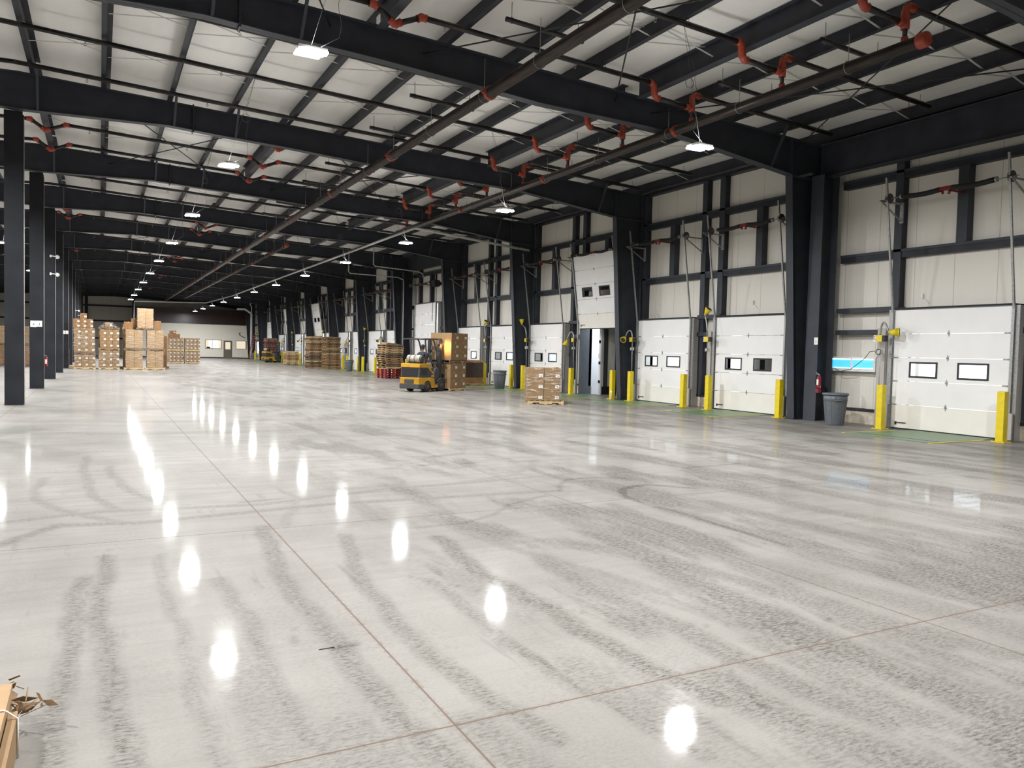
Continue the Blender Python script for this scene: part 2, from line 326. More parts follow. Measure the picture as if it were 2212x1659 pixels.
# ------------------------------------------------------------------ floor with wheel paths
TRK = [ # polylines in metres (x, y), half width, strength
 ([(-.61,11.3),(-.68,10.4),(-.54,9.6),(-.26,8.9),(.22,8.25)],.05,.55), ([(-.18,13.4),(-.18,12.1),(-.12,10.5),(0,9.6),(.13,9.06)],.05,.6), ([(.15,12.2),(.14,11.4),(.25,10.4),(.4,9.8),(.6,9.1)],.05,.6),
 ([(.02,7.0),(.05,6.6),(0,5.4),(.04,4.47),(.12,3.59),(.2,2.8)],.05,.75), ([(-.11,6.4),(-.15,5.2),(-.17,4.32),(-.16,3.64),(-.1,2.6)],.045,.75), ([(.42,6.9),(.42,5.1),(.43,4.4),(.44,3.3),(.5,2.6)],.035,.5),
 ([(1.39,7.6),(1.24,6.4),(1.22,5.6),(1.21,4.4),(1.25,3.6),(1.3,2.8)],.06,.75), ([(1.98,7.0),(1.75,5.6),(1.63,4.5),(1.7,3.7),(1.79,2.9)],.055,.7), ([(2.76,6.6),(2.64,5.5),(2.66,4.8),(2.65,4.0),(2.76,2.9)],.07,.85),
 ([(5.25,7.3),(4.9,5.6),(4.72,4.76),(4.56,3.9),(4.82,2.4)],.08,.6), ([(5.67,6.9),(5.72,4.7),(5.94,3.0)],.12,.7), ([(.8,6.0),(.83,5.1),(.79,4.4),(.83,3.5),(.9,2.7)],.05,.6), ([(4.33,7.3),(4.28,5.4),(4.4,4.0),(4.58,2.9)],.09,.65),
 ([(4.04,5.0),(4.01,3.6),(3.9,2.56),(3.9,1.8)],.11,.8), ([(2.2,5.4),(2.15,4.4),(2.2,3.3),(2.3,2.5)],.05,.6), ([(3.3,5.6),(3.2,4.6),(3.25,3.5),(3.3,2.4)],.09,.7), ([(.62,4.6),(.66,3.8),(.72,3.0)],.10,.45), ([(2.9,3.1),(2.95,2.5),(3.1,2.0)],.12,.7),
 ([(3.0,7.4),(3.1,6.4),(3.4,5.4),(3.6,4.4)],.06,.5), ([(6.4,7.0),(6.5,5.5),(6.8,3.6)],.12,.7), ([(7.2,8.2),(7.3,6.4),(7.6,4.4)],.14,.6), ([(8.2,9.5),(8.3,7.0),(8.6,5.0)],.14,.6), ([(9.4,10),(9.4,7.5),(9.6,5.5)],.15,.6), ([(6.0,10.5),(5.2,9.6),(4.0,9.2),(2.6,9.3)],.06,.45),
 ([(-1.7,17.2),(0,16.5),(1.5,16.34),(5.2,16.3),(10.7,15.5)],.22,.5), ([(-1.5,19.5),(2,18.6),(6,18.8),(11,18)],.18,.4), ([(-.73,7.7),(-.36,8.37),(.34,8.2),(1.2,8.32),(2.2,8.46),(5.06,8.3)],.06,.7), ([(-1.2,8.6),(0,8.9),(1.5,8.7),(3,9.1),(6,9.4)],.06,.6),
 ([(-3.8,22.5),(-1.2,22),(1,22.6)],.5,.55), ([(-3,18),(-1.2,17.6)],.35,.5), ([(10,13),(12.5,12.5),(15,13.5)],.2,.4), ([(9,17),(12,16.6),(15,17.5)],.2,.4), ([(6,14),(8,12.6),(11,12)],.12,.4), ([(2,12.4),(4,12),(7,12.6),(10,14.5)],.08,.4),
 ([(4.5,6.2),(5.0,4.2),(5.3,2.6)],.16,.5), ([(1.9,9.9),(2.0,8.9),(1.6,7.6)],.05,.4), ([(1.0,3.4),(1.05,2.7)],.14,.5), ([(2.3,3.6),(2.4,2.8)],.1,.5), ([(1.55,3.2),(1.62,2.6)],.09,.55), ([(3.6,3.4),(3.5,2.3)],.1,.6)]
ARC = [([(5.76,7.84),(5.95,8.1),(6.2,8.22),(6.48,8.26),(6.9,7.81)],.045,.9), ([(5.76,7.84),(5.62,7.5),(5.6,7.1),(5.66,6.7),(5.6,5.07)],.035,.7), ([(2.72,7.03),(3.22,7.05),(3.7,7.3),(4.1,7.72),(4.79,8.07)],.03,.5), ([(5.12,8.28),(5.3,8.6),(5.6,8.95),(6.0,9.05),(6.5,8.81)],.03,.6),
 ([(2.1,5.5),(2.55,4.77),(2.93,4.19),(3.37,3.78),(3.91,3.56),(4.3,3.5)],.008,.55), ([(1.20,4.34),(1.32,4.36)],.035,.8), ([(1.05,4.75),(1.0,4.5)],.012,.6), ([(2.9,2.75),(3.0,3.0),(3.12,3.25)],.02,.4), ([(1.4,8.9),(1.8,8.95)],.03,.8), ([(8,9.3),(9.2,9.4)],.04,.6), ([(3.2,10.6),(4.6,10.9),(6.2,10.7)],.025,.6), ([(4.6,11.6),(5.4,11.9)],.05,.7)]
def make_floor():
    def seg(a, b, s): return list(np.arange(a, b, s))
    xs = np.array(seg(XL, -6, 1.0) + seg(-6, -2, .25) + seg(-2, 8, .045) + seg(8, 18.6, .12) + [18.62, 18.9])
    ys = np.array(seg(YN, 1.6, .6) + seg(1.6, 10, .05) + seg(10, 24, .12) + seg(24, 45, .5) + seg(45, YF, 3) + [YF])
    X, Y = np.meshgrid(xs, ys, indexing='ij'); nx, ny = X.shape
    def field(lst, soft):
        F = np.zeros_like(X)
        for pts, wd, st in lst:
            pts = np.array(pts, float); D = np.full_like(X, 9.)
            # keep to the neighbourhood of the path
            bx = (xs > pts[:, 0].min()-1.5) & (xs < pts[:, 0].max()+1.5); by = (ys > pts[:, 1].min()-1.5) & (ys < pts[:, 1].max()+1.5)
            ix = np.where(bx)[0]; iy = np.where(by)[0]
            if len(ix) == 0 or len(iy) == 0: continue
            sx = slice(ix[0], ix[-1]+1); sy = slice(iy[0], iy[-1]+1); x = X[sx, sy]; y = Y[sx, sy]; d = np.full_like(x, 9.)
            if soft: x = x + .02*np.sin(y*3.1+wd*50) + .012*np.sin(y*9.7)
            for (ax, ay), (bx_, by_) in zip(pts[:-1], pts[1:]):
                L2 = (bx_-ax)**2+(by_-ay)**2; t = np.clip(((x-ax)*(bx_-ax)+(y-ay)*(by_-ay))/L2, 0, 1)
                d = np.minimum(d, np.hypot(x-ax-t*(bx_-ax), y-ay-t*(by_-ay)))
            e = 1.15 if soft else 1.0
            F[sx, sy] = np.maximum(F[sx, sy], st*np.clip(1.6-d/(wd*e), 0, 1))
        return F
    dirt = field(TRK, True); sc = field(ARC, False)
    v = np.stack([X, Y, np.zeros_like(X)], -1).reshape(-1, 3)
    i, j = np.meshgrid(np.arange(nx-1), np.arange(ny-1), indexing='ij'); a = (i*ny+j).ravel()
    q = np.stack([a, a+ny, a+ny+1, a+1], -1).ravel()
    me = bpy.data.meshes.new('floor'); me.vertices.add(len(v)); me.vertices.foreach_set('co', v.ravel().astype(np.float32))
    nf = len(a); me.loops.add(nf*4); me.loops.foreach_set('vertex_index', q.astype(np.int32))
    me.polygons.add(nf); me.polygons.foreach_set('loop_start', np.arange(0, nf*4, 4, dtype=np.int32)); me.polygons.foreach_set('loop_total', np.full(nf, 4, np.int32)); me.update()
    for nm, F in (('dirt', dirt), ('scuff', sc)):
        at = me.attributes.new(nm, 'FLOAT', 'POINT'); at.data.foreach_set('value', F.ravel().astype(np.float32))
    me.materials.append(M['floor']); return tag(obj('floor', me), kind='structure')
make_floor()
# ------------------------------------------------------------------ shell
cb = MB()
for sgn in (1, -1):     # two slopes, sagging a little between the purlins
    xs = [18.62 - 1.64*i/4 for i in range(int((18.62-RIDGE)/1.64*4)+1)] + [RIDGE]
    for a, b in zip(xs[:-1], xs[1:]):
        def Z(x):
            ph = ((18.18-x)/1.64) % 1.0; return ztop(x)+.365-.04*math.sin(PI*ph)
        xa, xb = (a, b) if sgn > 0 else (mirror(a), mirror(b))
        za, zb = Z(a), Z(b)
        cb.add([(xa, YN, za), (xb, YN, zb), (xb, YF, zb), (xa, YF, za), (xa, YN, za+.1), (xb, YN, zb+.1), (xb, YF, zb+.1), (xa, YF, za+.1)],
               [(0, 1, 2, 3), (4, 7, 6, 5)], sm=True)
struct('ceiling', cb, 'ceil')
DN = (.82, 3.79); DFAR = (5.10, 7.96); DA = (2.66, 5.60); DDRIVE = (3.05, 6.55)
BAYDOORS = {-1: [DA], 0: [DN, DFAR], 1: [DN, DFAR], 2: [DN, DFAR], 3: [DDRIVE], 4: [DN, DFAR], 5: [DN, DFAR], 6: [DN, DFAR], 7: [DN, DFAR], 8: [DN, DFAR], 9: [DDRIVE], 10: [DN], 11: []}
wr = MB(); y = YN; PX0, PX1 = 18.62, 18.74
opens = []
for k in range(-1, 12):
    for d in BAYDOORS[k]: opens.append((FY(k)+d[0]+.04, FY(k)+d[1]-.04, 4.66 if d is DDRIVE else 3.05))
for a, b, h in opens + [(YF, YF, 0)]:
    if a > y: wr.box(PX0, PX1, y, a, .35, 8.3)
    if h: wr.box(PX0, PX1, a, b, h, 8.3)
    y = b
struct('wall_right', wr, 'panel')
y = YN
for a, b, h in opens + [(YF, YF, 0)]:
    if a > y + .1: trim(MB().box(18.40, 18.80, y, a-.02, 0, .34), 'conc')
    y = b + .02
struct('wall_left', MB().box(XL-.1, XL, YN, YF, 0, 8.3), 'panel')
struct('wall_back', MB().prism([(XL, 0), (PX1, 0), (PX1, 8.1), (RIDGE, 9.0), (XL, 8.1)], 'y', YN-.1, YN), 'panelx')
struct('wall_far', MB().prism([(XL, 0), (PX1, 0), (PX1, 8.1), (RIDGE, 9.05), (XL, 8.1)], 'y', YF, YF+.1), 'panelx')
struct('ground', MB().box(18.8, 70, YN-20, YF+20, -1.4, -1.25), 'asph')
struct('foundation', MB().box(18.45, 18.8, YN, YF, -1.25, -.02), 'conc')
for z in (2.3, 4.6, 6.6): trim(MB().box(XL, 18.4, YF-.2, YF, z-.1, z+.1), 'steel')
trim(MB().box(-1.7, -1.35, YF-.35, YF-.2, 0, 8.2), 'steel')
trim(MB().box(3.9, 4.2, YF-.35, YF-.2, 0, 8.2), 'steel')
for z in (2.3, 4.6, 6.6): trim(MB().box(XL, XL+.2, YN, YF, z-.1, z+.1), 'steel')
# ------------------------------------------------------------------ steel frames
PURL = [16.54-1.64*i for i in range(12)]
PURL = [p for p in PURL if p > RIDGE+.1]
SB = [11.62, 5.06, -1.5]
def rafter_bottom(x):
    if x < RIDGE: x = mirror(x)
    pts = [(RIDGE, 7.74), (1.7, 7.87), (3, 7.80), (5, 7.72), (7.4, 7.58), (9, 7.47), (12, 7.42), (13, 7.37), (17.1, 6.88)]
    for (a, za), (b, zb) in zip(pts[:-1], pts[1:]):
        if a <= x <= b: return za+(zb-za)*(x-a)/(b-a)
    return 6.88
def make_rafter():
    t = thing('roof_rafter', 'x', 'rafter')
    m = MB(); xs = [17.1, 15.5, 14.2, 13, 12, 10.5, 9, 7.4, 6.2, 5, 4, 3, 1.7, 0, RIDGE]
    xs = xs + [mirror(x) for x in xs[-2::-1]]
    for a, b in zip(xs[:-1], xs[1:]):
        for (zf, dz, hw) in ((rafter_bottom, .018, .125), (ztop, -.016, .125)):
            za, zb = zf(a), zf(b); m.hexa([(a, -hw, za), (a, -hw, za+dz), (a, hw, za), (a, hw, za+dz), (b, -hw, zb), (b, -hw, zb+dz), (b, hw, zb), (b, hw, zb+dz)], 1)
        m.hexa([(a, -.008, rafter_bottom(a)), (a, -.008, ztop(a)), (a, .008, rafter_bottom(a)), (a, .008, ztop(a)), (b, -.008, rafter_bottom(b)), (b, -.008, ztop(b)), (b, .008, rafter_bottom(b)), (b, .008, ztop(b))])
    for sg in (1, -1):     # haunch over the column
        g = (lambda x: x) if sg > 0 else mirror
        m.prism([(g(17.1), 6.88), (g(18.36), 6.88), (g(18.36), ztop(18.36)), (g(17.1), ztop(17.1))], 'y', -.008, .008)
        m.prism([(g(17.1), ztop(17.1)), (g(18.36), ztop(18.36)), (g(18.36), ztop(18.36)-.016), (g(17.1), ztop(17.1)-.016)], 'y', -.125, .125, 1)
        m.box(*sorted((g(18.34), g(18.36))), -.125, .125, 6.88, ztop(18.36), 1)
        m.box(*sorted((g(17.08), g(17.10))), -.125, .125, 6.88, ztop(17.1), 1)
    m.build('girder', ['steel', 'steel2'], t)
    for x in (2.35, mirror(2.35)):
        s = MB(); s.box(x-.02, x+.02, -.14, .14, rafter_bottom(x)-.05, ztop(x)+.03)
        for z in (rafter_bottom(x)+.1, rafter_bottom(x)+.2, ztop(x)-.1, ztop(x)-.2):
            for yy in (-.09, .09): s.tube([(x-.045, yy, z), (x+.045, yy, z)], .014, 6)
        s.build('splice_plate', 'blackm', t)
    for x in (-1.45, 1.85, 3.5, 16.3):
        MB().bar((x, -.10, rafter_bottom(x)+.04), (x+.02, -.62, ztop(x)+.05), .06, .06).build('flange_brace', 'steel2', t)
    return t
raf = make_rafter()
def setk(o, k): o.location = (0, FY(k), 0)
setk(raf, -1); raf['label'] = 'dark steel roof rafter nearest the camera, crossing the top right corner'; raf['group'] = 'roof rafters'
for k in range(0, 13):
    dup(raf, (0, FY(k) if k < 12 else YF-.5, 0), label='dark tapered steel roof rafter, %s from the camera' % ORD[k+1])
def make_wall_column():
    t = thing('steel_column', 'x', 'column')
    m = MB()
    m.prism([(17.55, 0), (18.34, 0), (18.34, 6.88), (17.12, 6.88)], 'y', -.008, .008)
    m.hexa([(17.53, -.125, 0), (17.10, -.125, 6.88), (17.53, .125, 0), (17.10, .125, 6.88), (17.55, -.125, 0), (17.12, -.125, 6.88), (17.55, .125, 0), (17.12, .125, 6.88)], 1)
    m.box(18.34, 18.36, -.125, .125, 0, 6.88, 1)
    m.box(17.1, 18.34, -.11, .11, 6.84, 6.875, 1)
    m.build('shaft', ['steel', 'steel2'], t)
    b = MB(); b.box(17.45, 18.42, -.17, .17, 0, .022)
    for x in (17.5, 17.75, 18.1): [b.tube([(x, yy, .02), (x, yy, .07)], .015, 6) for yy in (-.145, .145)]
    b.build('base_plate', 'steel', t); return t
wc = make_wall_column(); setk(wc, 0); wc['label'] = 'dark tapered steel column on the dock wall, nearest in view'; wc['group'] = 'tapered steel columns along the dock wall'
for k in range(1, 12): dup(wc, (0, FY(k), 0), label='dark tapered steel column on the dock wall, %s from the camera' % ORD[k])
dup(wc, (0, FY(-1), 0), label='dark tapered steel column on the dock wall, just right of the frame')
def make_mid_column():
    t = thing('steel_post', 'x', 'column'); m = MB(); m.box(-2.22, -1.80, .12, .14, 0, 7.74, 1); m.box(-2.22, -1.80, .46, .48, 0, 7.74, 1); m.box(-2.02, -2.00, .14, .46, 0, 7.74)
    m.build('shaft', ['steel', 'steeld'], t); MB().box(-2.24, -1.79, .10, .50, 0, .012).build('base_plate', 'steel', t)
    MB().tube([(-1.775, .16, .02), (-1.775, .16, 7.6)], .011, 8).build('conduit', 'galvd', t)
    return t
mc = make_mid_column(); setk(mc, 1); mc['label'] = 'dark steel post at the left edge, nearest and tallest of its row'; mc['group'] = 'steel posts down the middle of the hall'
for k in list(range(2, 12)) + [0]:
    dup(mc, (0, FY(k), 0), label=('dark steel post in the middle row, %s from the camera' % ORD[k-1]) if k else 'dark steel post in the middle row, just left of the frame')
# purlins: one long lapped Z section each
def zsec(x, deep=.35):
    s = MB(); h = .004
    z0 = ztop(x); fl = .115
    for (xa, xb, za, zb) in ((x-h, x+h, z0, z0+deep), (x-fl, x, z0, z0+.006), (x, x+fl, z0+deep-.006, z0+deep)):
        s.box(xa, xb, YN, YF, za, zb)
    return s
LP = [18.18] + [p for p in PURL if min(abs(p-b) for b in SB) > .2]
for i, x in enumerate(LP):
    tag(zsec(x).build('eave_strut' if i == 0 else 'roof_purlin', 'steel'), ('dark steel eave strut running along the top of the dock wall' if i == 0 else 'dark steel roof purlin, %s in from the dock wall' % ORD[i-1]), 'purlin', 'roof purlins')
for i, x in enumerate(LP + SB[:2]):
    if mirror(x) < -22: continue
    tag(zsec(mirror(x)).build('roof_purlin', 'steel'), 'dark steel roof purlin over the left half of the hall, %s of its slope' % ORD[i], 'purlin', 'roof purlins')
for i, x in enumerate(SB[1:]):
    pz = None
    for k in range(-2, 12, 2):
        lab = 'dark roof purlin piece between strut beams, %s line, bay %s' % (ORD[i], ORD[k+2])
        if pz is None:
            q0, q1 = YN, YF; YN, YF = 0, BAY; pz = tag(zsec(x).build('roof_purlin', 'steel'), lab, 'purlin', 'roof purlins'); YN, YF = q0, q1; pz.location = (0, FY(k), 0)
            pz.location.y = FY(k)
        else: dup(pz, (0, FY(k), 0), label=lab)
for i, x in enumerate(SB):
    t = None
    for k in range(-2, 11):
        y0 = max(YN, FY(k)+.30); y1 = FY(k+1)-.30
        if i > 0 and k % 2 == 0: continue
        if i == 0 and k > 3: continue
        lab = 'heavy grey strut beam under the roof, %s line from the dock wall, bay %s' % (ORD[i], ORD[k+2])
        if t is None:
            s = MB(); z0 = ztop(x); L = BAY-.6
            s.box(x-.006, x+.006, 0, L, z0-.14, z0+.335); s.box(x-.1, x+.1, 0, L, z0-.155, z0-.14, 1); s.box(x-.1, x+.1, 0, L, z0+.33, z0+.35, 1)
            t = tag(s.build('strut_beam', ['steel', 'steel2'], loc=(0, y0, 0)), lab, 'beam', 'strut beams between the rafters'); t.location = (0, FY(k)+.3, 0)
        else: tag(dup(t, (0, y0, 0)), lab, 'beam')
# thin bridging straps between the purlins
ALLP = sorted(LP + SB); bt = None; n = 0
for k in range(-1, 11):
    for fr in (.33, .67):
        y = FY(k) + BAY*fr; lab = 'thin grey bridging straps crossing the purlins, %s line from the camera' % ORD[n]; n += 1
        if bt is None:
            s = MB()
            for a, b in zip(ALLP[:-1], ALLP[1:]):
                s.bar((a+.02, -.13, ztop(a)+.32), (b-.02, -.13, ztop(b)+.03), .045, .006); s.bar((a+.02, .13, ztop(a)+.03), (b-.02, .13, ztop(b)+.32), .045, .006)
            bt = tag(s.build('bridging_strap', 'galvd', loc=(0, y, 0)), lab, 'brace', 'bridging straps under the roof')
        else: tag(dup(bt, (0, y, 0)), lab, 'brace')
# crossed rods under the roof
for k in (-1, 1, 4, 7):
    for i, (a, b) in enumerate(((.3, 4.1), (6.1, 11.1), (12.2, 17.3))):
        for j, (p, q) in enumerate(((a, b), (b, a))):
            z = lambda x: ztop(x)-.26-.05*j
            tag(MB().tube([(p, FY(k)+.03, z(p)), (q, FY(k+1)-.03, z(q))], .016, 6).build('bracing_rod', 'blackm'),
                'dark diagonal roof bracing rod, bay %s, %s panel from the hall middle, %s slant' % (ORD[k+1], ORD[i], 'rightward' if j == 0 else 'leftward'), 'rod', 'crossed bracing rods under the roof')
# ------------------------------------------------------------------ wall girts and jambs
for k in range(-1, 12):
    a, b = FY(k)+.13, FY(k+1)-.13
    if k in (-1,): b = 15.16
    if k == 3: a += .4; b -= .35
    dr = BAYDOORS[k]
    for z0, z1 in ((4.43, 4.65), (6.48, 6.70)):
        if k in (3, 9) and z0 < 5: 
            for p, q in ((a, FY(k)+DDRIVE[0]), (FY(k)+DDRIVE[1], b)): trim(MB().box(18.40, 18.62, p, q, z0, z1).box(18.36, 18.40, p, q, z1-.05, z1), 'steel')
            continue
        trim(MB().box(18.42, 18.62, a, b, z0, z1).box(18.40, 18.42, a, b, z1-.07, z1, 1), ['steel', 'steel2'])
    trim(MB().box(18.36, 18.62, a, b, 7.76, 7.86), 'steel')
    for d in dr:
        y0, y1 = FY(k)+d[0], FY(k)+d[1]; top = 4.66 if d is DDRIVE else 3.05
        for yy in ((y0-.33, y0-.10), (y1+.12, y1+.36)) if d is not DA else ((y0-.33, y0-.10), (y1+.14, y1+.36)):
            trim(MB().box(18.42, 18.62, yy[0], yy[1], 0.34 if yy[0] > y0 else 0, 7.76).box(18.40, 18.42, yy[0], yy[1], .34, 7.76, 1), ['steel', 'steel2'])
        mid = (y0+y1)/2
        if d is not DDRIVE: trim(MB().box(18.38, 18.62, mid-.13, mid+.13, 4.65, 6.48), 'steel2')
        else: trim(MB().box(18.38, 18.62, mid-.13, mid+.13, 4.72, 6.48), 'steel')
        trim(MB().box(18.08, 18.62, y0, y1, top, top+.045), 'seal')
        jm = 'jambblue' if (k == 1 and d is DN) else 'plug'; trim(MB().box(18.20, 18.75, y0-.1, y0+.04, 0, top), jm); trim(MB().box(18.20, 18.75, y1-.04, y1+.1, 0, top), jm)
    # base angle and short girts between openings
    ed = [a] + [v for d in dr for v in (FY(k)+d[0]-.1, FY(k)+d[1]+.1)] + [b]
    for p, q in zip(ed[::2], ed[1::2]):
        if q-p > .25:
            trim(MB().box(18.38, 18.62, p, q, .34, .41), 'steel')
            if q-p > .8:
                for zz in (2.43, 3.03): trim(MB().box(18.32, 18.62, p, q, zz, zz+.13), 'steel2')
for yy in ((13.30, 13.52),): pass
# pale cover plates beside the doors
def cover(y0, y1, name='trim'): trim(MB().box(18.05, 18.28, y0, y1, 0, 2.58), 'plug')
cover(13.36, 13.60); cover(19.90, 20.08)
# portal column and beam of the nearest bay, and of bay three
def portal(yc0, yc1, yb0, yb1, lab):
    for y0, y1 in ((yc0, yc0+.42), (yc1-.42, yc1)):
        s = MB(); s.box(17.68, 17.70, y0, y1, 0, 6.85, 1); s.box(18.28, 18.30, y0, y1, 0, 6.85, 1); s.box(17.70, 18.28, (y0+y1)/2-.008, (y0+y1)/2+.008, 0, 6.85)
        tag(s.build('portal_column', ['steel', 'steel2']), 'straight dark steel portal column ' + lab + (', nearer one' if y0 == min(yc0, yc1-.42) else ', farther one'), 'column', 'portal frame columns on the dock wall')
    s = MB(); s.box(18.10, 18.12, yb0, yb1, 6.87, 7.77); s.box(17.98, 18.24, yb0, yb1, 6.85, 6.87, 1); s.box(17.98, 18.24, yb0, yb1, 7.75, 7.77, 1)
    tag(s.build('portal_beam', ['steel', 'steel2']), 'deep dark steel portal beam ' + lab, 'beam')
portal(FY(-1)+.25, 15.62, FY(-1)+.2, 15.62, 'beside the nearest dock door')
portal(FY(3)+.25, FY(4)-.25, FY(3)+.2, FY(4)-.2, 'over the tall drive-in door')
tag(MB().box(17.30, 17.36, 15.3, 15.8, 6.80, 6.86).build('strut_bar', 'steel2'), 'short grey strut tying the portal column to the tapered column', 'bar')
# ------------------------------------------------------------------ dock doors
DX = 18.08
def tx(z): return 0 if z < 3.0 else -(.47)*(z-3.0)/3.35
def make_door(opened, label, kind='dock'):
    w_ = 2.90 if kind == 'dock' else 3.42; t = thing('door', label, 'door', kind='structure'); hh = 3.05 if kind == 'dock' else 4.66
    base = 2.80 if opened else .03; nsec = 5 if kind == 'dock' else 7; sh = (hh-.05)/nsec
    tilt = lambda z: 0 if not opened else (-.47)*(z-3.0)/3.35
    def quadbox(m, ya, yb, za, zb, xo, th, mi=0):
        a, b = tilt(za), tilt(zb); return m.hexa([(a+xo, ya, za), (b+xo, ya, zb), (a+xo, yb, za), (b+xo, yb, zb), (a+xo+th, ya, za), (b+xo+th, ya, zb), (a+xo+th, yb, za), (b+xo+th, yb, zb)], mi)
    wins = [(-.98, -.27), (.27, .98)] if kind == 'dock' else []
    for i in range(nsec):
        m = MB(); z0 = base+i*sh+.004; z1 = base+(i+1)*sh-.004
        if i == 2 and wins:
            zb, zt = z0+.11, z0+.47
            quadbox(m, -w_/2, w_/2, z0, zb, 0, .045); quadbox(m, -w_/2, w_/2, zt, z1, 0, .045)
            for a, b in ((-w_/2, wins[0][0]), (wins[0][1], wins[1][0]), (wins[1][1], w_/2)): quadbox(m, a, b, zb, zt, 0, .045)
        else: quadbox(m, -w_/2, w_/2, z0, z1, 0, .045)
        p = m.build('door_section', 'doorlow' if i == 0 else 'doorw', t)
        if i == 0: p['label'] = 'cream kick section along the bottom'
        if i == 2 and wins:
            for a, b in wins:
                f = MB(); e = .045
                quadbox(f, a-.02, b+.02, zt-e+.02, zt+.02, -.012, .02); quadbox(f, a-.02, b+.02, zb-.02, zb+e-.02, -.012, .02)
                quadbox(f, a-.02, a+e-.02, zb+e-.02, zt-e+.02, -.012, .02); quadbox(f, b-e+.02, b+.02, zb+e-.02, zt-e+.02, -.012, .02)
                fo = f.build('window_frame', 'blackm', t); g = MB(); quadbox(g, a, b, zb, zt, .02, .006); g.build('pane', 'glass', fo)
        if i:      # hinges on the joint below this section
            z = base+i*sh; xo = tilt(z)
            for yy in ((0,) if kind == 'dock' else (-.5, .5)):
                h = MB(); h.prism([(yy, z-.085), (yy+.035, z), (yy, z+.085), (yy-.035, z)], 'x', xo-.008, xo); h.tube([(xo-.014, yy-.035, z), (xo-.014, yy+.035, z)], .010, 6)
                h.build('hinge', 'galv', t)
            for sg in (-1, 1):
                h = MB(); h.box(xo-.02, xo, min(sg*w_/2, sg*(w_/2-.14)), max(sg*w_/2, sg*(w_/2-.14)), z-.012, z+.012); h.tube([(xo-.03, sg*(w_/2-.02), z), (xo-.03, sg*(w_/2+.06), z)], .012, 6)
                h.build('roller_bracket', 'galv', t)
    s = MB(); quadbox(s, -w_/2, w_/2, base-.035, base+.005, 0, .045); s.build('bottom_seal', 'seal', t)
    s = MB(); quadbox(s, w_/2-.42, w_/2-.14, base+.13, base+.15, -.03, .02); quadbox(s, w_/2-.16, w_/2-.12, base+.08, base+.16, -.02, .02); s.build('pull_handle', 'blackm', t)
    zt = 6.36 if kind == 'dock' else 6.3
    for sg in (-1, 1):
        y = sg*(w_/2+.055)
        m = MB(); m.box(-.05, .02, min(y, y+sg*.012), max(y, y+sg*.012), .0, hh); m.box(-.055, -.045, y-.03, y+.03, 0, hh); m.box(.0, .015, min(y, y+sg*.12), max(y, y+sg*.12), 0, hh)
        if kind == 'dock': m.bar((0-.03, y, hh-.1), (tx(zt)-.03, y, zt), .045, .045, up=(1, 0, 0))
        else: m.bar((-.03, y, hh-.1), (-.03, y, zt), .045, .045, up=(1, 0, 0))
        m.build('track', 'galv', t)
        g = MB(); g.box(-.09, -.04, min(y, y+sg*.10), max(y, y+sg*.10), .02, .62); g.build('track_guard', 'plug', t)
        xs = -.36; zz = 5.85
        if kind == 'dock':
            g = MB(); g.bar((.32, y+sg*.1, zz-.06), (xs-.22, y+sg*.1, zz-.06), .04, .04); g.bar((.30, y+sg*.1, zz-.52), (xs-.14, y+sg*.1, zz-.08), .03, .03); g.box(.26, .31, min(y+sg*.06, y+sg*.14), max(y+sg*.06, y+sg*.14), zz-.55, zz-.02)
            g.build('shaft_bracket', 'galv', t)
        MB().lathe([(.13, -.03), (.10, -.02), (.10, .02), (.13, .03)], (xs, y, zz), 20, 'y').build('cable_drum', 'drum', t)
    xs, zz = -.36, 5.85
    MB().tube([(xs, -w_/2-.2, zz), (xs, w_/2+.2, zz)], .014, 8).build('shaft', 'galv', t)
    for sg in (-1, 1):
        m = MB(); ys = [sg*(.14+1.0*i/8) for i in range(9)]
        m.tube([(xs, yy, zz-.035*math.sin(PI*i/8)) for i, yy in enumerate(ys)], .062, 12)
        m.build('torsion_spring', 'black', t)
        MB().lathe([(.05, 0), (.062, .01), (.062, .05), (.05, .06)], (xs, sg*1.14+(-.06 if sg < 0 else 0), zz), 12, 'y').build('spring_cone', 'galv', t)
    m = MB(); m.bar((xs, 0, zz-.02), (.30, 0, zz-.02), .03, .05); m.box(xs-.05, xs+.05, -.16, .16, zz-.045, zz+.045); m.tube([(xs, -.10, zz-.05), (xs, -.06, zz-.14)], .03, 8); m.tube([(xs, .10, zz-.05), (xs, .08, zz-.12)], .03, 8)
    m.build('centre_bracket', 'darkred', t)
    return t
proto = {}
NAMES = {-1: ['white dock door nearest the camera at the right edge'], 0: ['white dock door just left of the nearest tall column gap, between two yellow posts', 'white dock door left of the pair in the first full bay'],
 1: ['raised white dock door showing the open trailer behind it', 'white dock door right behind the lone wrapped carton pallet'], 2: ['white dock door behind the grey bin in the third bay', 'white dock door partly hidden by the dark boxed pallet']}
dn = 0; DOORS = []
for k in range(-1, 11):
    for i, d in enumerate(BAYDOORS[k]):
        kind = 'drive' if d is DDRIVE else 'dock'; op = (k, i) in ((1, 0), (6, 1), (8, 0)); dn += 1
        yc = FY(k)+(d[0]+d[1])/2
        lab = NAMES[k][i] if k in NAMES else ('tall white drive-in door %s' % ('behind the forklift' if k == 3 else 'far down the hall above the pallet stack') if kind == 'drive' else
              'white dock door far down the wall, bay %s from the camera, %s one%s' % (ORD[k+1], ('nearer', 'farther')[i], ', raised open' if op else ''))
        if (op, kind) not in proto: t = proto[(op, kind)] = make_door(op, lab, kind); t.location = (DX, yc, 0)
        else: t = dup(proto[(op, kind)], (DX, yc, 0), label=lab)
        t.name = 'door_%d' % dn; t['kind'] = 'structure'; DOORS.append((k, i, yc, op, kind))
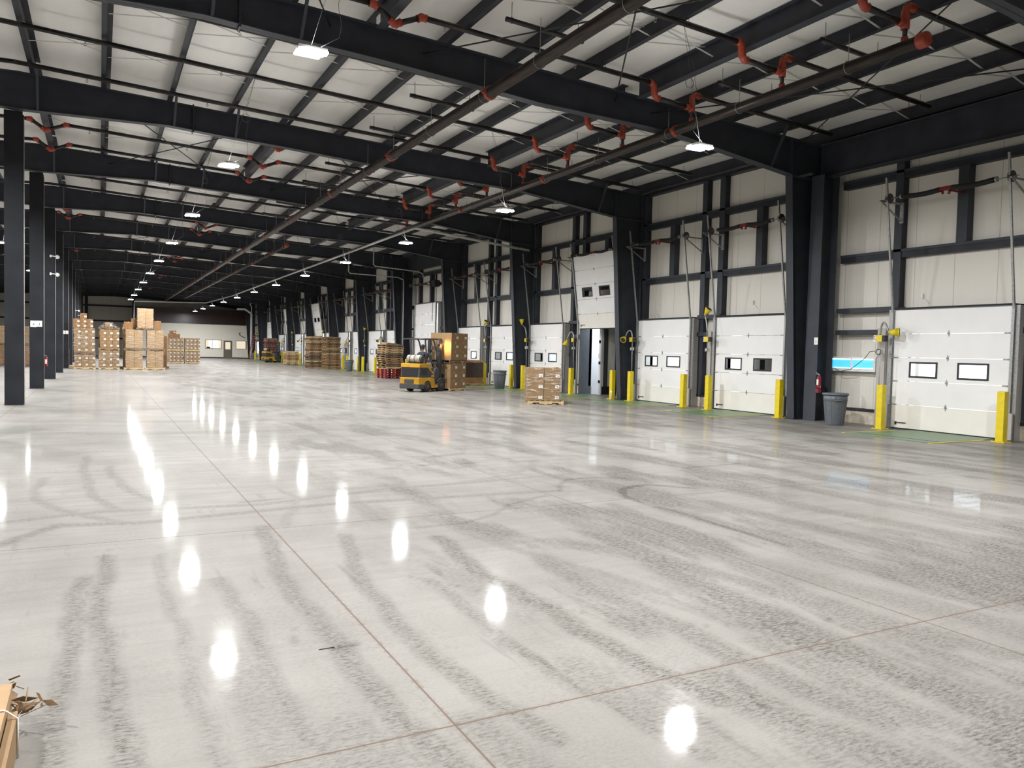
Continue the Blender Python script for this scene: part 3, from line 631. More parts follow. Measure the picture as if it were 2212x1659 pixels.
# levelers, bollards
lv = None; bl = None; nb = 0
for k, i, yc, op, kind in DOORS:
    if kind == 'dock':
        lab = 'green painted steel dock leveler plate in the floor at the %s dock door' % ('nearest' if nb == 0 else ORD[nb])
        if lv is None:
            lv = thing('dock_leveler', lab, 'leveler', (0, yc-.19, 0), group='dock levelers')
            MB().box(15.62, 18.05, -1.05, 1.05, .001, .012).build('plate', 'green', lv)
            MB().box(15.60, 17.55, -1.13, -1.06, .001, .009).build('edge_stripe', 'yellow', lv); MB().box(15.60, 17.55, 1.06, 1.13, .001, .009).build('edge_stripe', 'yellow', lv)
            MB().box(15.97, 16.0, -1.05, 1.05, .0125, .016).build('hinge_line', 'fblk', lv)
        else: tag(dup(lv, (0, yc, 0)), lab)
    nb += 1
bn = 0
for k, i, yc, op, kind in DOORS:
    y0, y1 = yc-1.47, yc+1.47
    for side, yy in (('near', y0-(.17 if k == -1 else .36)), ('far', y1-(.10 if k == -1 else .30))):
        if kind != 'dock': yy = y0-.3 if side == 'near' else y1+.3
        lab = 'yellow square bollard at the %s side of the %s dock door' % (side, ORD[bn//2]); bn += 1
        if bl is None:
            bl = thing('bollard', lab, 'bollard', (17.56, yy, 0), group='yellow bollards beside the dock doors')
            MB().box(-.085, .085, -.085, .085, .012, 1.12).build('post', 'yellow', bl, bevel=.012)
            b = MB().box(-.15, .15, -.15, .15, 0, .014)
            for q in (-.12, .12):
                for r_ in (-.12, .12): b.tube([(q, r_, .012), (q, r_, .03)], .014, 6)
            b.build('base_plate', 'yellow', bl)
        else: dup(bl, (17.56, yy, 0), label=lab)
# trailers outside the doors
def make_trailer(label):
    t = thing('truck_trailer', label, 'trailer'); L = 12.0
    MB().box(.25, L, -1.25, 1.25, -.06, .03).build('trailer_floor', 'trailerd', t)
    for sg in (-1, 1):
        y = sg*1.25; m = MB(); m.box(.25, L, min(y, y+sg*.03), max(y, y+sg*.03), .03, 2.85)
        m.build('side_liner', ['trailer'], t); MB().box(.25, L, min(y+sg*.03, y+sg*.05), max(y+sg*.03, y+sg*.05), -.1, 2.9).build('side_skin', 'trailerw', t)
        p = MB()
        for i in range(20): x = .34+i*.6; p.box(x, x+.20, min(y, y-sg*.03), max(y, y-sg*.03), .35, 2.8)
        p.build('wall_posts', 'trailerd', t)
        MB().box(.25, L, min(y-sg*.035, y-sg*.05), max(y-sg*.035, y-sg*.05), .03, .36).build('scuff_rail', 'blackm', t)
        MB().box(.18, .30, min(y, y+sg*.10), max(y, y+sg*.10), -.1, 2.9).build('rear_post', 'trailerw', t)
        r = MB(); [r.box(.14, .19, min(y, y+sg*.08), max(y, y+sg*.08), z, z+.12) for z in (.5, 1.3, 2.2)]; r.build('door_hinge', 'blackm', t)
    MB().box(.2, L, -1.28, 1.28, 2.85, 2.92).build('roof', 'trailerw', t); MB().box(L, L+.05, -1.28, 1.28, -.06, 2.9).build('front_wall', 'trailerw', t)
    MB().box(3, 11, -1.1, 1.1, -.5, -.1).build('chassis', 'blackm', t)
    for x in (3.6, 5.0):
        for sg in (-1, 1): MB().lathe([(.25, -.13), (.5, -.11), (.5, .11), (.25, .13)], (x, sg*.95, -.75), 20, 'y').build('wheel', 'tyre', t)
    MB().box(.2, .3, -1.2, 1.2, -.55, -.15).build('bumper', 'woodred', t)
    return t
tr = make_trailer('grey trailer standing behind the raised dock door, inside wall showing')
ycD = [d for d in DOORS if d[0] == 1][0][2]; tr.location = (18.62, ycD-.40, 0)
for k, i, yc, op, kind in DOORS:
    if (k, i) in ((0, 0), (2, 1), (4, 0), (6, 1), (8, 0)):
        dup(tr, (18.95, yc, 0), label='trailer parked outside the %s dock door of bay %s, seen through its windows' % (('nearer', 'farther')[i], ORD[k+1]))
for k, i, yc, op, kind in DOORS:
    if (k, i) in ((1, 1), (2, 0)):
        dup(tr, (18.95, yc-.75, 0), label='trailer parked off-centre outside the %s dock door of bay %s' % (('nearer', 'farther')[i], ORD[k+1]))
tag(MB().box(19.0, 19.5, 13.05, 13.15, -1.25, 2.6).build('shelter_flap', 'trailer'), 'grey shelter flap seen through the left window of the nearest dock door', 'flap')
# tower between: swinging trailer latch
tag(MB().bar((18.92, ycD+1.12, 1.55), (18.92, ycD+1.12, 1.75), .03, .03).tube([(18.92, ycD+1.12, 1.75), (18.92, ycD+1.12, 2.9)], .006, 5).tube([(18.92, ycD+1.12, -1.25), (18.92, ycD+1.12, 1.55)], .006, 5).build('red_latch', 'red'), 'small red load latch hanging in the bright gap of the raised door', 'latch')
# ------------------------------------------------------------------ loading lamps
def make_lamp(yb, pts, head, label, sign=True, coil=True, zb=2.22):
    t = thing('loading_lamp', label, 'lamp', (17.78, yb, 0), group='yellow loading lamps beside the dock doors')
    MB().box(-.06, .06, -.12, .06, zb, zb+.17).build('lamp_box', 'lampy', t)
    MB().box(-.065, .065, -.20, -.12, zb+.01, zb+.16).build('junction_box', 'blackm', t)
    MB().tube(pts, .026, 10).build('arm', 'galv', t)
    p = Vector(pts[-1]); d = Vector(head).normalized(); q = d.orthogonal().normalized(); r = d.cross(q); m = MB()
    for a, b, c_, e in ((.0, .035, .04, .05), (.04, .05, .22, .12), (.22, .12, .25, .12)):
        m.tube([p+d*a, p+d*c_], [b, e], 16)
    h = m.build('lamp_head', 'lampy', t)
    MB().tube([p+d*.251, p+d*.256], .10, 16).build('bulb_guard', 'fblk', h)
    MB().tube([(0, -.03, zb), (.02, -.03, .95)], .013, 8).build('conduit', 'galvd', t)
    MB().box(-.04, .06, -.08, .04, zb-.32, zb-.2).build('switch_box', 'galvd', t)
    if sign:
        s = MB().box(-.01, .005, .06, .16, zb, zb+.17).build('number_plate', 'label', t)
        text('plate_lettering', 'DI', .12, 'blueink', s, Matrix.Translation((-.012, .15, zb+.15)) @ Matrix(((0, 0, -1), (0, -1, 0), (-1, 0, 0))).to_4x4())
    if coil:
        c = MB(); c.tube([(-.05+.01*math.sin(a*3), -.02+.07*math.cos(a), zb-.26+.07*math.sin(a)) for a in [i*.5 for i in range(40)]], .008, 6); c.build('cable_coil', 'blackm', t)
    return t
def swan(y_end, x_end, z_top, z_end, zb=2.39):     # arching arm
    P = [Vector((0, -.02, zb)), Vector((0, -.02, z_top-.15)), Vector((x_end*.45, y_end*.45, z_top+.05)), Vector((x_end, y_end, z_end))]
    out = []
    for i in range(17):
        s = i/16; out.append(tuple(P[0]*(1-s)**3 + P[1]*3*s*(1-s)**2*1 + P[2]*3*s*s*(1-s) + P[3]*s**3))
    return out
lA = make_lamp(13.34, swan(-.30, -.06, 2.84, 2.46), (.50, -.80, .0), 'yellow loading lamp on a chrome gooseneck by the nearest dock door')
lB = make_lamp(19.80, [(0, -.02, 2.39), (0, 0, 2.62), (-.01, .02, 2.82), (.02, .10, 3.0), (0, .14, 3.12)], (.1, -.4, .55), 'yellow loading lamp pointing straight up between two closed doors')
lC = make_lamp(23.92, swan(.24, -.13, 2.78, 2.40), (-.75, -.45, -.45), 'yellow loading lamp arching left in front of the second tapered column')
lD = make_lamp(28.05, swan(.26, -.14, 2.80, 2.30), (-.35, .1, -.9), 'yellow loading lamp bowed down beside the raised dock door', sign=False)
lE = make_lamp(32.18, [(0, -.02, 2.39), (0, .02, 2.68), (0, .12, 2.9), (-.02, .42, 3.05)], (0, .15, 1), 'yellow loading lamp tipped upward against the third tapered column', sign=False, coil=False)
n = 0
for k, i, yc, op, kind in DOORS:
    if k >= 2 and kind == 'dock':
        n += 1
        dup((lC, lB, lD)[n % 3], (17.78, yc+1.60, 0), label='small distant loading lamp beside the %s dock door of bay %s' % (('nearer', 'farther')[i], ORD[k+1]))
# insect trap / glowing wall box with cord
t = thing('glowing_wall_box', 'wide white wall box with two glowing blue panels behind the grey bin', 'box', (18.38, 0, 0))
m = MB(); m.box(0, .2, 13.88, 15.38, 1.42, 1.50); m.box(0, .2, 13.88, 15.38, 1.78, 1.82); m.box(0, .2, 13.88, 13.95, 1.5, 1.78); m.box(0, .2, 15.29, 15.38, 1.5, 1.78); m.box(0, .2, 14.60, 14.66, 1.5, 1.78); m.box(.16, .2, 13.95, 15.29, 1.5, 1.78)
m.build('housing', 'white', t)
for a, b in ((13.95, 14.60), (14.66, 15.29)):
    g = MB().box(.02, .03, a, b, 1.5, 1.74).build('blue_panel', 'blueglow', t); MB().box(.0, .02, a, b, 1.74, 1.775).build('tube', 'cyanglow', g); MB().box(.0, .02, a, b, 1.5, 1.525).build('tube', 'cyanglow', g)
tag(MB().tube([(17.74, 13.42, 1.98), (17.9, 13.7, 1.96), (18.1, 14.0, 1.78), (18.2, 14.5, 1.48), (18.25, 14.9, 1.41), (18.3, 15.25, 1.55), (18.34, 15.40, 1.74)], .009, 6).build('power_cord', 'blackm'), 'black power cord sagging from the lamp post to the glowing wall box', 'cord')
# paper notices
def sign(loc, size, axis, label, txt=None, ts=.12):
    w_, h_ = size; m = MB(); x, y, z = loc
    m.box(x-w_/2, x+w_/2, y-.003, y, z-h_/2, z+h_/2) if axis == 'y' else m.box(x-.003, x, y-w_/2, y+w_/2, z-h_/2, z+h_/2)
    o = tag(m.build('paper_notice', 'label'), label, 'notice', 'white paper notices on the columns')
    if txt:
        text('printed_number', txt, ts, 'ink', o, (Matrix.Translation((x, y-.006, z-h_*.25)) @ Matrix.Rotation(PI/2, 4, 'X')) if axis == 'y' else (Matrix.Translation((x-.006, y, z-h_*.25)) @ Matrix.Rotation(-PI/2, 4, 'Z') @ Matrix.Rotation(PI/2, 4, 'X')), True)
    return o
cy = FY(2)+.12
sign((-2.10, cy, 2.33), (.19, .23), 'y', 'left of two white notices on the second dark post', '4'); sign((-1.92, cy, 2.34), (.18, .22), 'y', 'right of two white notices on the second dark post', '3')
cy = FY(5)+.12
sign((-2.05, cy, 2.32), (.18, .22), 'y', 'left of two tiny white notices on a distant dark post'); sign((-1.86, cy, 2.32), (.16, .22), 'y', 'right of two tiny white notices on a distant dark post')
sign((17.678, 15.26, 2.24), (.13, .20), 'x', 'white notice on the edge of the nearest portal column', '3', .08)
sign((17.30, FY(2)-.0, 2.05), (.15, .20), 'x', 'white notice on the third tapered column left of the carton pallet')
def blob(loc, r, mname, name, lab, cat): return tag(MB().lathe([(r*math.sin(a), -r*math.cos(a)) for a in [PI*i/6 for i in range(7)]][1:-1], loc, 10).build(name, mname), lab, cat)
blob((17.44, 15.80, 1.36), .022, 'blueink', 'blue_sticker', 'small round blue sticker on the edge of the nearest tapered column', 'knob')
# extinguishers
def make_ext(loc, label, rz=0):
    t = thing('fire_extinguisher', label, 'fire extinguisher', loc, rz, group='red fire extinguishers')
    MB().lathe([(.05, 0), (.068, .015), (.07, .05), (.07, .36), (.05, .41), (.025, .43)], (0, 0, 0), 16).build('cylinder', 'woodred', t)
    MB().box(-.072, -.066, -.035, .035, .12, .30).build('instruction_label', 'label', t)
    m = MB(); m.bar((0, -.02, .44), (0, .12, .48), .02, .015); m.bar((0, -.02, .46), (0, .13, .53), .02, .012); m.tube([(0, 0, .42), (0, 0, .47)], .018, 8); m.build('valve', 'galv', t)
    m = MB(); m.tube([(0, .02, .45), (-.03, .09, .43), (-.05, .10, .30), (-.05, .09, .12)], .011, 8); m.build('hose', 'blackm', t)
    return t
e1 = make_ext((17.66, 15.09, .92), 'red fire extinguisher hung on the portal column above the grey bin'); e1.scale = (.85, .85, .85)
MB().box(-.01, .0, -.07, .07, .02, .10).build('tag', 'label', e1)
dup(e1, (-1.72, FY(2)+.30, .80), PI/2, label='red fire extinguisher hung on the second dark post at the left')
tag(MB().box(17.60, 17.72, 15.06, 15.15, .80, .91).build('fire_hood', 'woodred'), 'crumpled red cover just below the fire extinguisher by the grey bin', 'cover')
# ------------------------------------------------------------------ grey bins
def make_bin(loc, label, rz=0):
    t = thing('trash_bin', label, 'trash bin', loc, rz, group='grey round trash bins')
    m = MB(); prof = [(.215, .0), (.225, .02), (.285, .62), (.287, .63), (.30, .64), (.305, .80)]
    m.lathe(prof+[(.29, .80), (.27, .66), (.215, .04)], (0, 0, 0), 32); m.build('body', 'can', t)
    r = MB()
    for i in range(10):
        a = 2*PI*i/10+.3; c, s_ = math.cos(a), math.sin(a); r.bar((.222*c, .222*s_, .02), (.288*c, .288*s_, .62), .02, .016, up=(c, s_, 0))
    r.build('rib', 'can', t)
    for sg in (1, -1):
        a = -2.2 + (0 if sg > 0 else PI); c, s_ = math.cos(a), math.sin(a); T = Vector((-s_, c, 0)); O = Vector((.33*c, .33*s_, 0))
        h = MB(); h.tube([O-T*.09+Vector((-.03*c, -.03*s_, .76)), O-T*.09+Vector((0, 0, .66)), O+T*.09+Vector((0, 0, .66)), O+T*.09+Vector((-.03*c, -.03*s_, .76))], .014, 8); h.build('handle', 'can', t)
    l = MB(); l.lathe([(.332, .795), (.338, .815), (.335, .835), (.31, .85), (.28, .838), (.20, .845), (.12, .862), (.02, .866)], (0, 0, 0), 32); l.build('lid', 'can', t)
    return t
b1 = make_bin((17.27, 14.20, 0), 'grey trash bin with lid standing beside the nearest portal column')
dup(b1, (16.72, 32.75, 0), 1.0, label='grey trash bin by the yellow bollard right of the third tapered column')
dup(b1, (16.75, 58.0, 0), 2.0, label='small distant grey trash bin right of the twin pallet stacks')
dup(b1, (17.6, 104.3, 0), .4, label='farthest grey trash bin below the white pipe by the office wall')
# small bell and bags near the second column
tag(MB().tube([(17.28, FY(1)+.14, .0), (17.30, FY(1)+.14, .28), (17.28, FY(1)+.16, .36)], .015, 8).lathe([(.02, -.02), (.055, -.01), (.055, .01), (.02, .02)], (17.3, FY(1)+.17, .30), 14, 'x').build('water_bell', 'white'), 'small white pipe with round gauge at the foot of the second tapered column', 'gauge')
for j, (x, y, z) in enumerate(((18.2, 12.75, 3.35), (18.2, 18.6, 3.45), (18.2, 23.5, 3.3))):
    tag(MB().box(18.56, 18.615, y-.02, y+.02, z, z+.12).tube([(18.6, y-.02, z), (18.6, y-.10, z-.05), (18.6, y-.2, z-.15)], .006, 6).build('wall_sensor', 'white'), 'tiny white sensor on the wall above the %s dock door' % ORD[j], 'sensor')
# ------------------------------------------------------------------ high bay lamps
def make_light(z, lab, dx, dz):
    t = thing('high_bay_lamp', lab, 'lamp', (0, 0, z), group='lit high bay lamps')
    MB().box(-.21, .21, -.15, .15, .05, .09).build('housing', 'white', t)
    MB().box(-.09, .09, -.05, .05, .09, .14).build('driver_box', 'galvd', t)
    for sx, y in ((-.035, .088), (.035, -.088)):
        MB().box(sx-.19, sx+.19, y-.070, y+.070, .015, .05).build('lens', 'lens', t, bevel=.012)
    m = MB(); m.tube([(0, 0, .14), (dx, 0, dz)], .003, 5); m.tube([(.10, 0, .12)] + [(.10+dx*.5+.02*math.sin(a), .02*math.cos(a*1.3), .35+a*.1) for a in range(12)] + [(dx, 0, dz)], .004, 5)
    m.build('hanging_cable', 'drum', t)
    r = MB(); r.tube(arc((dx*.6, 0, 1.25), .10, 0, 2*PI, 18), .006, 5); r.build('cable_loop', 'drum', t)
    u = bpy.data.lights.new('ceiling_fill_light', 'AREA'); u.shape = 'RECTANGLE'; u.size = .36; u.size_y = .24; u.energy = LAMP_W*.022; u.color = (.985, .985, 1)  # weak upward light added on the housing to brighten the ceiling
    uo = bpy.data.objects.new('ceiling_fill_light', u); COL.objects.link(uo); uo.parent = t; uo.location = (0, 0, .15); uo.rotation_euler = (PI, 0, 0)
    l = bpy.data.lights.new('lamp_light', 'AREA'); l.shape = 'RECTANGLE'; l.size = .42; l.size_y = .30; l.energy = LAMP_W; l.color = (.985, .985, 1); l.spread = PI
    lo = bpy.data.objects.new('lamp_light', l); COL.objects.link(lo); lo.parent = t; lo.location = (0, 0, .008)
    return t
for row, (x, z, k0, k1, px) in enumerate(((2.77, 6.06, -2, 9, 3.42), (10.50, 5.82, -2, 11, 9.98), (-4.15, 6.42, -2, 9, mirror(.14)), (-12.5, 6.1, -2, 9, mirror(8.34)))):
    hb = None
    for k in range(k0, k1):  # farthest lamps of the dock-wall row are added to light the office front
        if row == 3 and k % 2: continue
        y = FY(k)+BAY*.5+(.35 if row == 1 else .1)
        lab = ('lit high bay lamp over the aisle in the left row, %s away', 'lit high bay lamp in the row nearer the dock wall, %s away', 'lit high bay lamp seen between the dark posts, %s away', 'lit high bay lamp far left beyond the posts, %s away')[row] % ORD[k+2]
        if hb is None: hb = make_light(z, lab, px-x, ztop(px)-z+.02); hb.location = (x, y, z)
        else: dup(hb, (x, y, z), label=lab)
# ------------------------------------------------------------------ sprinkler mains and branches
def make_main(name, x, z, r, y0, y1, cap0, lab, mname='pipe2'):
    t = thing(name, lab, 'pipe')
    MB().tube([(x, y0, z), (x, y1, z)], r, 18).build('pipe_run', mname, t)
    n = 0; y = 15.3 if y0 < 12 else y0+6
    ys = list(np.arange(15.3, y0, -6.4)) + list(np.arange(15.3+6.4, y1, 6.4))
    for y in sorted(ys):
        if y < y0+.5 or y < 2: continue
        g = MB(); g.lathe([(r*1.02, -.05), (r*1.22, -.045), (r*1.22, .045), (r*1.02, .05)], (x, y, z), 20, 'y'); g.box(x+r*1.1, x+r*1.55, y-.04, y+.04, z-.03, z+.03); g.box(x-r*1.55, x-r*1.1, y-.04, y+.04, z-.03, z+.03)
        g.build('coupling', 'red', t)
    if cap0: MB().lathe([(.02, -.05), (r*1.1, -.05), (r*1.22, -.03), (r*1.22, .12), (r*1.02, .13)], (x, y0, z), 22, 'y').build('end_cap', 'red', t)
    # hangers every bay third
    for k in range(-1, 11):
        for fr in (-.04, .33, .67):
            y = FY(k)+BAY*fr
            if y < y0+.3 or y > y1-.3 or y < 2: continue
            h = MB(); h.tube(arc((x, y, z), r+.012, 0, 2*PI, 20), .008, 5); h.tube([(x, y, z+r), (x, y, ztop(x)-.2)], .007, 5); h.build('pipe_hanger', 'galv', t)
    return t
make_main('sprinkler_main', 7.42, 7.29, .125, YN+.2, 108, False, 'long thick dark main pipe running down the hall left of the other')
make_main('sprinkler_main', 12.52, 7.26, .110, 8.75, 36, True, 'long dark main pipe with red end cap near the dock wall')
make_main('sprinkler_main', 8.95, 7.22, .10, 43.2, 100, True, 'distant third main pipe with red end cap in mid hall', 'pipe2')
# trapeze pipes carrying the mains
tp = None; n = 0
for x0, ys in ((6.85, [13.5, 18.7, 22.0, 27.0, 30.4, 35.4, 38.8]), (12.2, [10.7, 13.5, 19.5, 22.2, 27.8, 30.6])):
    for i, y in enumerate(ys):
        lab = 'short black carrier pipe hung under the roof over the %s main, %s from the camera' % ('left' if x0 < 9 else 'right', ORD[i])
        t = thing('carrier_pipe', lab, 'pipe', (0, y, 0), group='short carrier pipes over the mains')
        xe = x0+1.75; z = ztop(x0)-.25; ze = ztop(xe)-.25
        MB().tube([(x0, 0, z), (xe, 0, ze)], .048, 12).build('pipe_run', 'pipe', t)
        for xx in (x0+.12, xe-.12):
            h = MB(); h.tube(arc((xx, 0, ztop(xx)-.25), .058, 0, 2*PI, 14), .008, 5); h.tube([(xx, 0, ztop(xx)-.2), (xx, 0, ztop(xx)+.1)], .008, 5); h.build('pipe_hanger', 'galv', t)
# branch lines
def make_branch(y, idx, riser, braced):
    t = thing('sprinkler_branch', 'black sprinkler branch pipe crossing the hall, %s from the camera%s' % (ORD[idx], ' with red riser' if riser else ''), 'pipe', (0, y, 0), group='sprinkler branch pipes')
    off = -.10; zz = lambda x, o=off: ztop(x)+o
    segs = []; fit = []; xr = 12.52
    def dip(xa, xb, lo=-.42, right=True):
        fit.append([(xa-.06, zz(xa)), (xa+.02, zz(xa)), (xa+.07, zz(xa)-.06), (xa+.10, zz(xa, lo)+.06), (xa+.15, zz(xa, lo)), (xa+.23, zz(xa, lo))])
        if right: fit.append([(xb-.23, zz(xb, lo)), (xb-.15, zz(xb, lo)), (xb-.10, zz(xb, lo)+.06), (xb-.07, zz(xb)-.06), (xb-.02, zz(xb)), (xb+.06, zz(xb))])
        segs.append(((xa+.2, zz(xa, lo)), (xb-.2, zz(xb, lo)) if right else (xr, zz(xr, lo)))) 
    xl = -20.5
    if braced:
        prev = xl
        for c in (-1.5, 5.06):
            segs.append(((prev, zz(prev)), (c-.42, zz(c-.42)))); segs.append(((c-.42, zz(c-.42)), (c, zz(c)-.27))); segs.append(((c, zz(c)-.27), (c+.55, zz(c+.55)))); prev = c+.55
            for x1, z1, x2, z2, x3, z3 in ((c-.52, zz(c-.52), c-.42, zz(c-.42), c-.34, zz(c-.34)-.06), (c-.11, zz(c)-.20, c, zz(c)-.275, c+.12, zz(c)-.21), (c+.46, zz(c+.46)-.05, c+.55, zz(c+.55), c+.65, zz(c+.65))):
                fit.append([(x1, z1), ((x1+x2)/2, (z1+z2)/2+(0 if z2 < z1-.03 or z3 > z2 else .0)), (x2-.02, z2), (x2+.02, z2), ((x3+x2)/2, (z3+z2)/2), (x3, z3)])
        segs.append(((prev, zz(prev)), (11.3, zz(11.3))))
    else: segs.append(((xl, zz(xl)), (RIDGE, zz(RIDGE)))); segs.append(((RIDGE, zz(RIDGE)), (11.3, zz(11.3))))
    if riser: dip(11.3, 11.9, right=False)
    else: segs.append(((11.3, zz(11.3)), (11.95, zz(11.95))))
    segs.append((((xr if riser else 11.9), zz(xr if riser else 11.9)), (17.35, zz(17.35))))
    m = MB(); [m.tube([(a[0], 0, a[1]), (b[0], 0, b[1])], .056, 10) for a, b in segs]; m.build('pipe_run', 'pipe', t)
    for f in fit:
        if f[0][0] < -3: continue
        MB().tube([(a, 0, b) for a, b in f], [.078, .070, .078, .078, .070, .078], 10).build('elbow_pair', 'red', t)
    if riser:
        MB().tube([(xr, 0, 7.32), (xr, 0, zz(xr))], .042, 10).build('riser_pipe', 'pipe', t)
        MB().tube([(xr, 0, zz(xr, -.52)), (xr, 0, zz(xr, -.28)), (xr, 0, zz(xr)-.08), (xr+.04, 0, zz(xr)-.02), (xr+.10, 0, zz(xr)), (xr+.24, 0, zz(xr+.24))], [.074, .078, .068, .074, .07, .074], 10).tube([(xr-.2, 0, zz(xr, -.42)), (xr, 0, zz(xr, -.42))], .07, 10).build('riser_elbow', 'red', t)
        MB().tube([(xr, 0, 7.33), (xr, 0, 7.43)], .062, 12).build('riser_coupling', 'red', t)
    MB().tube([(17.30, 0, zz(17.3)), (17.37, 0, zz(17.37))], .052, 10).build('end_cap', 'red', t)
    for x in (1.05, 7.9, 14.4): MB().tube([(x-.04, 0, zz(x)), (x+.04, 0, zz(x))], .052, 10).build('coupling', 'red', t)
    for x in (-.3, 2.6, 6.1, 9.2, 13.6, 16.6):
        h = MB(); h.tube([(x, 0, zz(x)-.04), (x, 0, zz(x)-.09)], .012, 6); h.tube(arc((x, 0, zz(x)-.12), .026, 0, 2*PI, 8), .006, 4); h.tube([(x, 0, zz(x)-.15), (x, 0, zz(x)-.156)], .022, 8); h.build('sprinkler_head', 'galv', t)
    for x in (1.8, 6.7, 10.0, 14.9, 17.0):
        h = MB(); h.tube([(x, .0, zz(x)+.05), (x, 0, ztop(x)+.1)], .006, 5); h.tube(arc((x, 0, zz(x)), .053, 0, 2*PI, 12), .008, 5); h.build('pipe_hanger', 'galv', t)
    return t
y = 9.15; i = 0; BP = {}
while y < 106:
    k = int((y-15.93)//BAY); br = k % 2 == 1; ri = y < 36
    lab = 'black sprinkler branch pipe under the roof, %s from the camera' % ORD[i]
    if (ri, br) not in BP: BP[(ri, br)] = make_branch(y, i, ri, br); BP[(ri, br)]['label'] = lab
    else: dup(BP[(ri, br)], (0, y, 0), label=lab)
    y += 2.795; i += 1
# light grey gas pipe and conduits
tag(MB().tube([(17.6, 31.8, 6.46), (12.0, 31.8, 6.95), (11.95, 31.95, 6.95), (11.9, 83.8, 6.76), (11.75, 84, 6.72), (9.47, 84, 5.95), (2.96, 84, 5.78), (2.95, 84, 4.1)], .055, 12).build('gas_pipe', 'galvd'), 'long pale grey pipe running down the hall and dropping among the cartons', 'pipe')
tag(MB().tube([(14.7, 46, 8.1), (14.7, 46, 6.85), (14.8, 46, 6.75), (17.6, 46, 6.62), (17.9, 46, 6.5), (17.95, 46, 6.2)], .035, 10).build('conduit', 'galvd'), 'grey conduit looping down to the tall drive-in door operator', 'conduit')
tag(MB().tube([(14.0, 48.9, 8.1), (14.0, 48.9, 6.6), (14.1, 48.9, 6.5), (17.3, 48.9, 6.45), (17.7, 48.9, 6.3), (17.6, 48.6, 5.9), (17.6, 48.6, 1.3)], .035, 10).build('conduit', 'galvd'), 'grey conduit dropping beside the left jamb of the tall drive-in door', 'conduit')
t = thing('door_operator', 'black motor operator mounted right of the tall drive-in door', 'motor', (17.85, FY(3)+2.6, 5.55)); MB().box(.15, .50, -.06, .06, .1, .3).build('wall_bracket', 'blackm', t)
MB().box(-.18, .18, -.22, .22, 0, .38).build('motor_case', 'black', t, bevel=.03); MB().tube([(0, -.05, .38), (0, -.05, .75)], .06, 10).build('shaft_housing', 'blackm', t)
MB().tube([(-.1, .18, 0), (-.1, .18, -1.9), (-.1, .22, -2.1), (-.1, .26, -1.9), (-.1, .26, 0)], .01, 5).build('hoist_chain', 'blackm', t)
# cameras or sensors on the posts
cs = None
for i, (k, z) in enumerate(((3, 5.55), (3, 4.75), (8, 4.6), (9, 4.4))):
    lab = 'small white bracket lamp sticking out from a dark post, %s' % ('upper of the near two', 'lower of the near two', 'nearer of the far two', 'farther of the far two')[i]
    if cs is None:
        cs = thing('post_lamp', lab, 'lamp', (-1.75, FY(k)+.1, z), group='white bracket lamps on the posts')
        MB().lathe([(.02, -.02), (.09, 0), (.10, .05), (.06, .12), (.02, .14)], (.0, 0, 0), 14, 'x').build('lamp_head', 'white', cs); MB().bar((-.22, 0, .04), (0, 0, .02), .05, .04).box(-.25, -.18, -.05, .05, -.03, .08).build('bracket', 'white', cs)
    else: dup(cs, (-1.75, FY(k)+.1, z), label=lab)
# ------------------------------------------------------------------ office front
OY = 110.8
m = MB(); W1 = (12.42, 14.5, 1.24, 2.42); D1 = (14.75, 15.83, 0, 2.36); W2 = (16.32, 17.7, 1.24, 2.40)
m.box(3.9, W1[0], OY, OY+.15, 0, 4.36); m.box(W1[1], D1[0], OY, OY+.15, 0, 4.36); m.box(D1[1], W2[0], OY, OY+.15, 0, 4.36); m.box(W2[1], 18.1, OY, OY+.15, 0, 4.36)
for q in (W1, D1, W2): m.box(q[0], q[1], OY, OY+.15, q[3], 4.36); (q[2] > 0) and m.box(q[0], q[1], OY, OY+.15, 0, q[2])
struct('wall_office', m, 'officewall'); struct('baseboard_office', MB().box(3.9, 14.75, OY-.02, OY, 0, .12).box(15.83, 18.1, OY-.02, OY, 0, .12), 'fblk')
trim(MB().box(3.9, 18.1, OY-.06, OY+.2, 4.36, 4.46), 'white'); struct('ceiling_office', MB().box(3.9, 18.1, OY+.15, YF-.3, 4.30, 4.36), 'officewall')
struct('wall_office_rear', MB().box(3.9, 18.1, OY+3.4, OY+3.5, 0, 4.3), 'officelit'); struct('wall_office_side', MB().box(3.8, 3.9, OY, YF-.3, 0, 4.36), 'officewall')
for n, q in enumerate((W1, W2)):
    f = MB(); a, b, c, d = q; e = .06
    f.box(a, b, OY-.03, OY+.02, c, c+e); f.box(a, b, OY-.03, OY+.02, d-e, d); f.box(a, a+e, OY-.03, OY+.02, c+e, d-e); f.box(b-e, b, OY-.03, OY+.02, c+e, d-e)
    if n == 0: f.box(13.3, 13.34, OY-.03, OY+.02, c+e, d-e)
    t = struct('window_%d' % (n+1), f, 'officedoor'); t['label'] = 'lit office window %s the taupe door' % ('left of' if n == 0 else 'right of'); t['category'] = 'window'
    MB().box(a+e, b-e, OY+.04, OY+.05, c+e, d-e).build('pane', 'glass', t)
tag(MB().box(13.35, 14.45, OY+3.3, OY+3.38, 1.2, 2.5).build('bright_window', 'officelit2'), 'bright inner window seen through the left office window', 'window')
tag(MB().box(12.6, 13.6, OY+1, OY+1.5, .72, .76).box(12.62, 12.66, OY+1, OY+1.5, 0, .72).box(13.55, 13.59, OY+1, OY+1.5, 0, .72).box(12.75, 13.2, OY+1.2, OY+1.25, .85, 1.5).box(12.93, 13.0, OY+1.2, OY+1.3, .76, .9).build('office_desk', 'fblk'), 'dark desk and monitor behind the left office window', 'desk')
t = thing('door', 'taupe office door with a lit glass upper half', 'door', kind='structure'); t.name = 'door_office'
